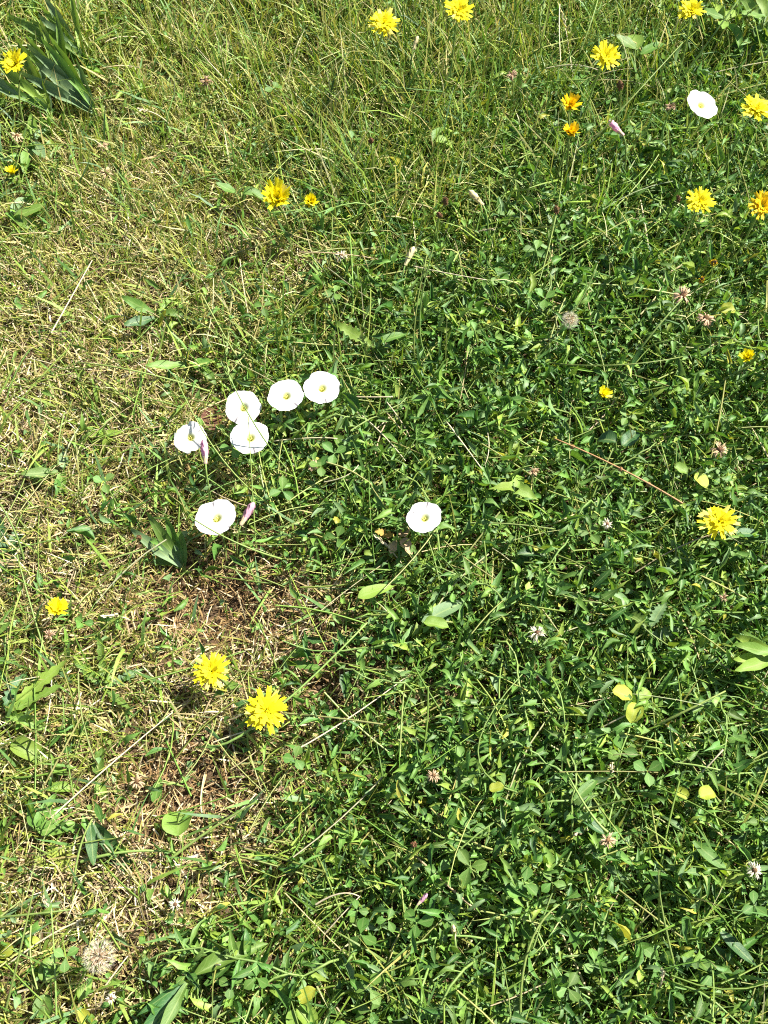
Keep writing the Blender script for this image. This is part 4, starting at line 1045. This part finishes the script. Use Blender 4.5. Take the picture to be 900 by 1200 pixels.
while made < 44:
    fx, fy = R.uniform(150, 880), R.uniform(180, 1180)
    if field(LUSH, np.array([fx]), np.array([fy]))[0] < .5 + .4 * R.rand(): continue
    p = at(fx, fy, .02)
    made += vine(p[0], p[1], R.uniform(0, 6.28), R.uniform(.06, .12), R.randint(5, 8), R.uniform(.030, .044))

ME_LEAFLET = [mesh_from('leaflet', a[0], [a[1]], M_CLOVER, lc=a[3]) for a in [leaf_template('obovate', 5, f, c_) for f, c_ in ((.8, .5), (.4, -.3), (1.4, .2))]]
made = 0
while made < 70:
    fx, fy = R.uniform(20, 880), R.uniform(60, 1190)
    if field(LUSH, np.array([fx]), np.array([fy]))[0] < R.uniform(.15, .9): continue
    p = at(fx, fy, .02); B = np.array([p[0], p[1], ground_at(p[0], p[1])]); h = R.uniform(.026, .044); top = np.array([R.normal(0, .006), R.normal(0, .006), h])
    if not clear_mask((B + top)[None, None] + R.normal(0, .004, (1, 6, 3)), 0)[0]: continue
    t = thing('clover_leaf', 'three part clover leaf nearest the ' + near_mark(B[0], B[1]), 'clover', B, 'clover leaves among the weeds')
    link('stalk', tube_mesh('stalk', bez((0, 0, -.003), (0, 0, h * .6), top, 5), .0006, M_STEM, 4), t)
    a0 = R.uniform(0, 6.28); sz = R.uniform(.006, .011)
    for j in range(3):
        o = link('leaflet', ME_LEAFLET[R.randint(3)], t); a = a0 + j * 2.094 + R.normal(0, .12)
        o.matrix_basis = M_place(a, R.normal(.15, .2), R.normal(0, .2), sz * R.uniform(.9, 1.1), sz * .36, top + np.array([math.cos(a), math.sin(a), 0]) * .0006)
    made += 1

# ------------------------------------------------------------------ grass stalks, straws, runner
def stalk(name, label, cat, pts, r, mat, head=None, group=None):
    """pts: list of (px, py, height above ground)"""
    W = []
    for q_ in pts:
        g0 = at(q_[0], q_[1], q_[2]); g1 = ground_at(g0[0], g0[1]); W.append(at(q_[0], q_[1], g1 + q_[2]))
    W = np.array(W); B = W[0].copy(); B[2] = ground_at(B[0], B[1])
    if len(W) == 2: W = bez(W[0], (W[0] + W[1]) / 2 + np.array([R.normal(0, .004), R.normal(0, .004), .006]), W[1], 9)
    elif len(W) == 3: W = bez(W[0], 2 * W[1] - (W[0] + W[2]) / 2, W[2], 11)
    t = thing(name, label, cat, B, group)
    link('stalk', tube_mesh('stalk', W - B, np.linspace(r, r * .6, len(W)) * .8, mat, 5), t)
    if head:
        T = W[-1] - W[-3]; T /= np.linalg.norm(T); sp = ME_SPIKE[mat.name]
        for j in range(head):
            o = link('spikelet', sp, t); f = j * .0028; a = j * 2.4
            o.matrix_basis = Matrix.Translation(Vector(W[-1] - B - T * (.002 + head * .0026) + T * f)) @ Vector(T).to_track_quat('Y', 'Z').to_matrix().to_4x4() @ Matrix.Rotation(a, 4, 'Y') @ Matrix.Rotation(.35, 4, 'X') @ Matrix.Diagonal((.0011, .0062, .0062, 1))
    return t
V_, q_, t_, l_ = leaf_template('ovate', 4, 1.2, .2)
ME_SPIKE = {m.name: mesh_from('spikelet', V_, [q_], m, lc=l_) for m in (M_STALK, M_DRYSTALK, M_STEM)}
GS = 'tall single grass stalks'
HAND = [
    ([(28, 655, .03), (0, 590, .06)], .0011, M_STALK, 0, 'dark grass stalk leaning out past the shaded hollow at the lawn edge'),
    ([(63, 790, .003), (45, 740, .02), (20, 650, .035)], .0010, M_STALK, 0, 'green grass stalk rising from the toothed leaf rosette past the little yellow flower'),
    ([(330, 600, .01), (262, 540, .055), (205, 440, .075)], .0008, M_STALK, 0, 'thin grass stalk arching across between the white flowers of the cluster'),
    ([(345, 560, .01), (300, 500, .068), (262, 425, .088)], .0008, M_STALK, 6, 'grass stalk crossing the tucked white flower'),
    ([(300, 640, .01), (295, 560, .045), (291, 488, .072)], .0007, M_STALK, 0, 'upright thin stalk standing over the overlapping white flower'),
    ([(330, 655, .02), (275, 635, .05), (222, 605, .06)], .0010, M_STALK, 0, 'bent grass stalk running along the rim of the large white flower'),
    ([(500, 420, .02), (492, 370, .06), (508, 290, .11)], .0010, M_STALK, 0, 'upright grass stalk rising out of lush leaves above the flower cluster'),
    ([(488, 430, .02), (486, 380, .06), (500, 300, .10)], .0009, M_STALK, 7, 'upright seeding grass stalk in lush leaves beside another'),
    ([(762, 140, .02), (815, 70, .11), (872, -10, .15)], .0013, M_STALK, 0, 'thick stalk leaning over between the white flower and far yellow flower'),
    ([(655, 110, .02), (680, 60, .08), (702, -5, .11)], .0010, M_STALK, 0, 'pale green stalk leaning beside the cupped yellow flower'),
    ([(660, 170, .02), (655, 235, .04), (632, 330, .05)], .0009, M_STALK, 0, 'grass stalk running below the small orange heads'),
    ([(690, 170, .06), (745, 110, .09), (800, 50, .11)], .0010, M_STALK, 0, 'slanting stalk over the brown plantain head'),
    ([(600, 445, .02), (665, 375, .05), (700, 310, .08)], .0010, M_STALK, 0, 'long stalk slanting past the fluffy tan seed head'),
    ([(640, 425, .03), (720, 428, .055), (800, 418, .05)], .0009, M_STALK, 0, 'nearly level grass stalk above the tiny yellow flower'),
    ([(735, 430, .03), (765, 390, .06), (800, 350, .07)], .0011, M_STALK, 0, 'thick green stalk leading to the withered clover heads'),
    ([(610, 930, .03), (560, 880, .05), (612, 790, .06)], .0008, M_STALK, 0, 'bent green stalk in the lush leaves by the dried tan head'),
    ([(790, 1130, .03), (775, 1060, .05), (772, 1020, .06)], .0010, M_STALK, 0, 'upright pale stalk in lush leaves below the hanging clover head'),
    ([(610, 1195, .03), (620, 1110, .05), (655, 1060, .05)], .0011, M_STALK, 0, 'pale thick stalk rising in the near lush growth'),
    ([(712, 975, .05), (690, 950, .05), (664, 905, .045)], .0012, M_STALK, 0, 'thick green stalk ending at the hanging pinkish clover head'),
    ([(640, 790, .03), (655, 810, .05), (662, 850, .05)], .0009, M_STALK, 0, 'bent stalk between the cream dried star and the yellowing clover'),
    ([(770, 850, .03), (810, 830, .05), (850, 810, .055)], .0012, M_STALK, 0, 'straight green stalk slanting toward the plantain leaves'),
    ([(240, 870, .01), (300, 850, .03), (430, 730, .045)], .0012, M_STALK, 0, 'long arching stem sweeping past the largest yellow flower to the bright leaf'),
    ([(195, 1010, .01), (250, 970, .025), (300, 940, .035)], .0013, M_STALK, 0, 'thick pale grass stem leaning up from the round leaf'),
    ([(85, 1055, .006), (92, 1000, .025), (108, 960, .035)], .0011, M_STALK, 0, 'upright green grass stem through the ferny leaves'),
    ([(0, 1075, .02), (50, 1070, .025), (82, 1066, .02)], .0010, M_STALK, 0, 'level green grass stem over straw near the seed clock'),
    ([(66, 1195, .01), (64, 1130, .03), (60, 1065, .04)], .0008, M_STALK, 0, 'thin dark stalk standing over rounded leaves on straw'),
    ([(5, 1190, .01), (22, 1120, .04), (40, 1040, .06)], .0010, M_STALK, 0, 'brownish green stalk by the bright yellow leaf pair'),
    ([(95, 1010, .012), (150, 998, .018), (205, 999, .014)], .0013, M_STALK, 0, 'bluish green straight grass stem lying across the dark lance leaf'),
    ([(250, 460, .01), (160, 435, .035), (90, 425, .03)], .0010, M_STALK, 0, 'long bent grass stem lying over dry turf above the crumpled flower'),
    ([(110, 120, .01), (150, 108, .02), (182, 100, .02)], .0014, M_STALK, 0, 'pale broad grass stem lying flat over yellowish turf'),
    ([(640, 60, .05), (632, 40, .07), (640, -5, .09)], .0009, M_STALK, 8, 'seeding grass stalk in the far weeds beyond the orange heads'),
]
for pts, r, mat, hd, label in HAND:
    stalk('grass_stalk', label, 'grass stalk', pts, r, mat, hd, GS)
STRAWS = [
    ((124, 49), (163, 44), .022, 'bleached white straw lying on yellowish turf near the narrow plantain leaves'),
    ((60, 390), (108, 305), .025, 'pale straw with a seed tip slanting over the dry turf'),
    ((60, 770), (52, 860), .012, 'bleached straw standing by the toothed leaf rosette'),
    ((95, 812), (84, 855), .012, 'short white straw beside the small lobed rosette'),
    ((60, 958), (202, 835), .018, 'long pale straw slanting across the dry turf above the oval leaves'),
    ((237, 955), (240, 905), .012, 'thick cream straw standing in the brown hollow'),
    ((10, 1130), (105, 1075), .014, 'long grey white straw lying over the straw bed'),
    ((405, 465), (460, 465), .034, 'pale straw poking out beside the paired white flowers'),
    ((320, 517), (395, 514), .030, 'pale level straw running out from the overlapping white flower'),
    ((380, 565), (420, 545), .034, 'pale stem slanting in lush leaves below the paired flowers'),
    ((345, 880), (480, 790), .030, 'long pale stem slanting through the weeds near the bright leaf'),
    ((485, 312), (570, 328), .050, 'pale straw lying over the dark weeds beside upright grass'),
    ((415, 480), (475, 540), .036, 'long pale stem slanting down through lush leaves'),
    ((570, 500), (568, 545), .038, 'pale stem in the lush leaves near the single white flower'),
    ((520, 490), (565, 550), .040, 'pale green slanting stem above the single white flower'),
    ((370, 1060), (420, 1050), .030, 'thin pale straw across the dark hollow'),
    ((380, 1095), (422, 1050), .036, 'pale greenish stem leaning over the near weeds'),
    ((656, 5), (657, 72), .070, 'upright bleached straw in the far weeds'),
    ((640, 80), (700, 82), .05, 'level bleached straw below the cupped yellow flower'),
    ((250, 870), (330, 845), .020, 'pale straw beside the largest yellow flower'),
    ((30, 420), (95, 445), .014, 'tan straw lying flat on the dry turf'),
    ((270, 960), (300, 930), .014, 'tan straw lying at the edge of the brown hollow'),
    ((120, 1160), (150, 1120), .012, 'cream straw by the seed clock'),
]
for a, b, h, label in STRAWS:
    stalk('straw', label, 'straw', [(a[0], a[1], h * .8), (b[0], b[1], h)], R.uniform(.0006, .0009), M_DRYSTALK, 0, 'loose pale straws')
t = stalk('runner_stem', 'reddish brown runner with small joints slanting through the lush weeds', 'stem', [(800, 590, .040), (725, 548, .046), (650, 514, .050)], .0010, M_REDSTEM)
for f, ppx in enumerate(((650, 514), (671, 524), (727, 550), (760, 568))):
    w = at(ppx[0], ppx[1], ground_at(*at(ppx[0], ppx[1], .04)[:2]) + .049 - .002 * f) - np.array(t.location)
    o = link('joint', lathe_mesh('joint', [(.0005, -.0022), (.0017, -.0008), (.0018, .001), (.0004, .0024)], M_REDSTEM if f else M_YELLEAF, 7), t); o.location = w

# random standing stalks
GL1 = 'slender green grass stalk without flower standing in the long grass'
made = 0
while made < 90:
    fx, fy = R.uniform(10, 890), R.uniform(20, 1190)
    g_ = field(GLEN, np.array([fx]), np.array([fy]))[0]
    if R.rand() > (g_ / 6) ** 1.3: continue
    p = at(fx, fy, .01); h = g_ * .01 * R.uniform(.9, 1.6); a = R.uniform(0, 6.28); lean = R.uniform(.2, 1.1)
    B = np.array([p[0], p[1], ground_at(p[0], p[1])]); e = np.array([math.cos(a) * lean * h, math.sin(a) * lean * h, h])
    W = bez((0, 0, -.003), e * np.array([.25, .25, .6]), e, 9)
    if not clear_mask((W + B)[None], 0)[0]: continue
    dry = R.rand() < .25
    t = thing('grass_stalk', ('slender green grass stalk nearest the ' if not dry else 'slender dry straw coloured grass stalk nearest the ') + near_mark(B[0], B[1]), 'grass stalk', B, 'slender grass stalks' if not dry else 'slender dry stalks')
    link('stalk', tube_mesh('stalk', W, np.linspace(.0008, .0005, 9), M_DRYSTALK if dry else M_STALK, 4), t)
    if R.rand() < .4:
        T = W[-1] - W[-2]; T /= np.linalg.norm(T)
        for j in range(6):
            o = link('spikelet', ME_SPIKE[(M_DRYSTALK if dry else M_STALK).name], t)
            o.matrix_basis = Matrix.Translation(Vector(W[-1] - T * .014 + T * j * .0026)) @ Vector(T).to_track_quat('Y', 'Z').to_matrix().to_4x4() @ Matrix.Rotation(j * 2.4, 4, 'Y') @ Matrix.Rotation(.3, 4, 'X') @ Matrix.Diagonal((.0009, .005, .005, 1))
    made += 1

# broad grass tufts, blade by blade
def wide_blade(seed, mat):
    rs = np.random.RandomState(seed); n = 8; s = np.linspace(0, 1, n + 1); V = []; lc = []
    th = rs.uniform(.05, .3) + rs.uniform(.5, 1.5) * s ** 1.5; P = [np.zeros(3)]
    for i in range(n): P.append(P[-1] + np.array([0, math.sin(th[i]), math.cos(th[i])]) / n)
    w = np.minimum(1, (1 - s) * 2.2 + .03); tw = rs.uniform(-.8, .8)
    for i in range(n + 1):
        for sx in (-1, 0, 1):
            V.append(P[i] + np.array([sx * w[i] * math.cos(tw * s[i]) * .03, 0, abs(sx) * .012 * w[i] + sx * w[i] * .03 * math.sin(tw * s[i])])); lc.append((sx, s[i]))
    q = [(i * 3 + j, i * 3 + j + 1, i * 3 + j + 4, i * 3 + j + 3) for i in range(n) for j in range(2)]
    return mesh_from('blade', np.array(V), [np.array(q)], mat, lc=np.array(lc))
M_BLADE = plain('broad_grass_blade', (.13, .25, .05), .3, .28, .48, .15, .4)
WB = [wide_blade(i, M_BLADE) for i in range(8)]
made = 0
while made < 42:
    fx, fy = R.uniform(10, 890), R.uniform(20, 1190)
    g_ = field(GLEN, np.array([fx]), np.array([fy]))[0]
    if R.rand() > (g_ / 6): continue
    p = at(fx, fy, .01); B = np.array([p[0], p[1], ground_at(p[0], p[1])])
    if not clear_mask((B + np.array([0, 0, .03]))[None, None] + R.normal(0, .02, (1, 12, 3)), 0)[0]: continue
    t = thing('grass_tuft', 'tuft of broader green grass blades nearest the ' + near_mark(B[0], B[1]), 'grass tuft', B, 'broader grass tufts')
    for j in range(R.randint(5, 9)):
        o = link('blade', WB[R.randint(8)], t); L_ = g_ * .01 * R.uniform(.7, 1.35)
        o.matrix_basis = Matrix.Translation((R.normal(0, .003), R.normal(0, .003), -.002)) @ Matrix.Rotation(R.uniform(0, 6.28), 4, 'Z') @ Matrix.Diagonal((R.uniform(.03, .05), L_, L_, 1))
    made += 1
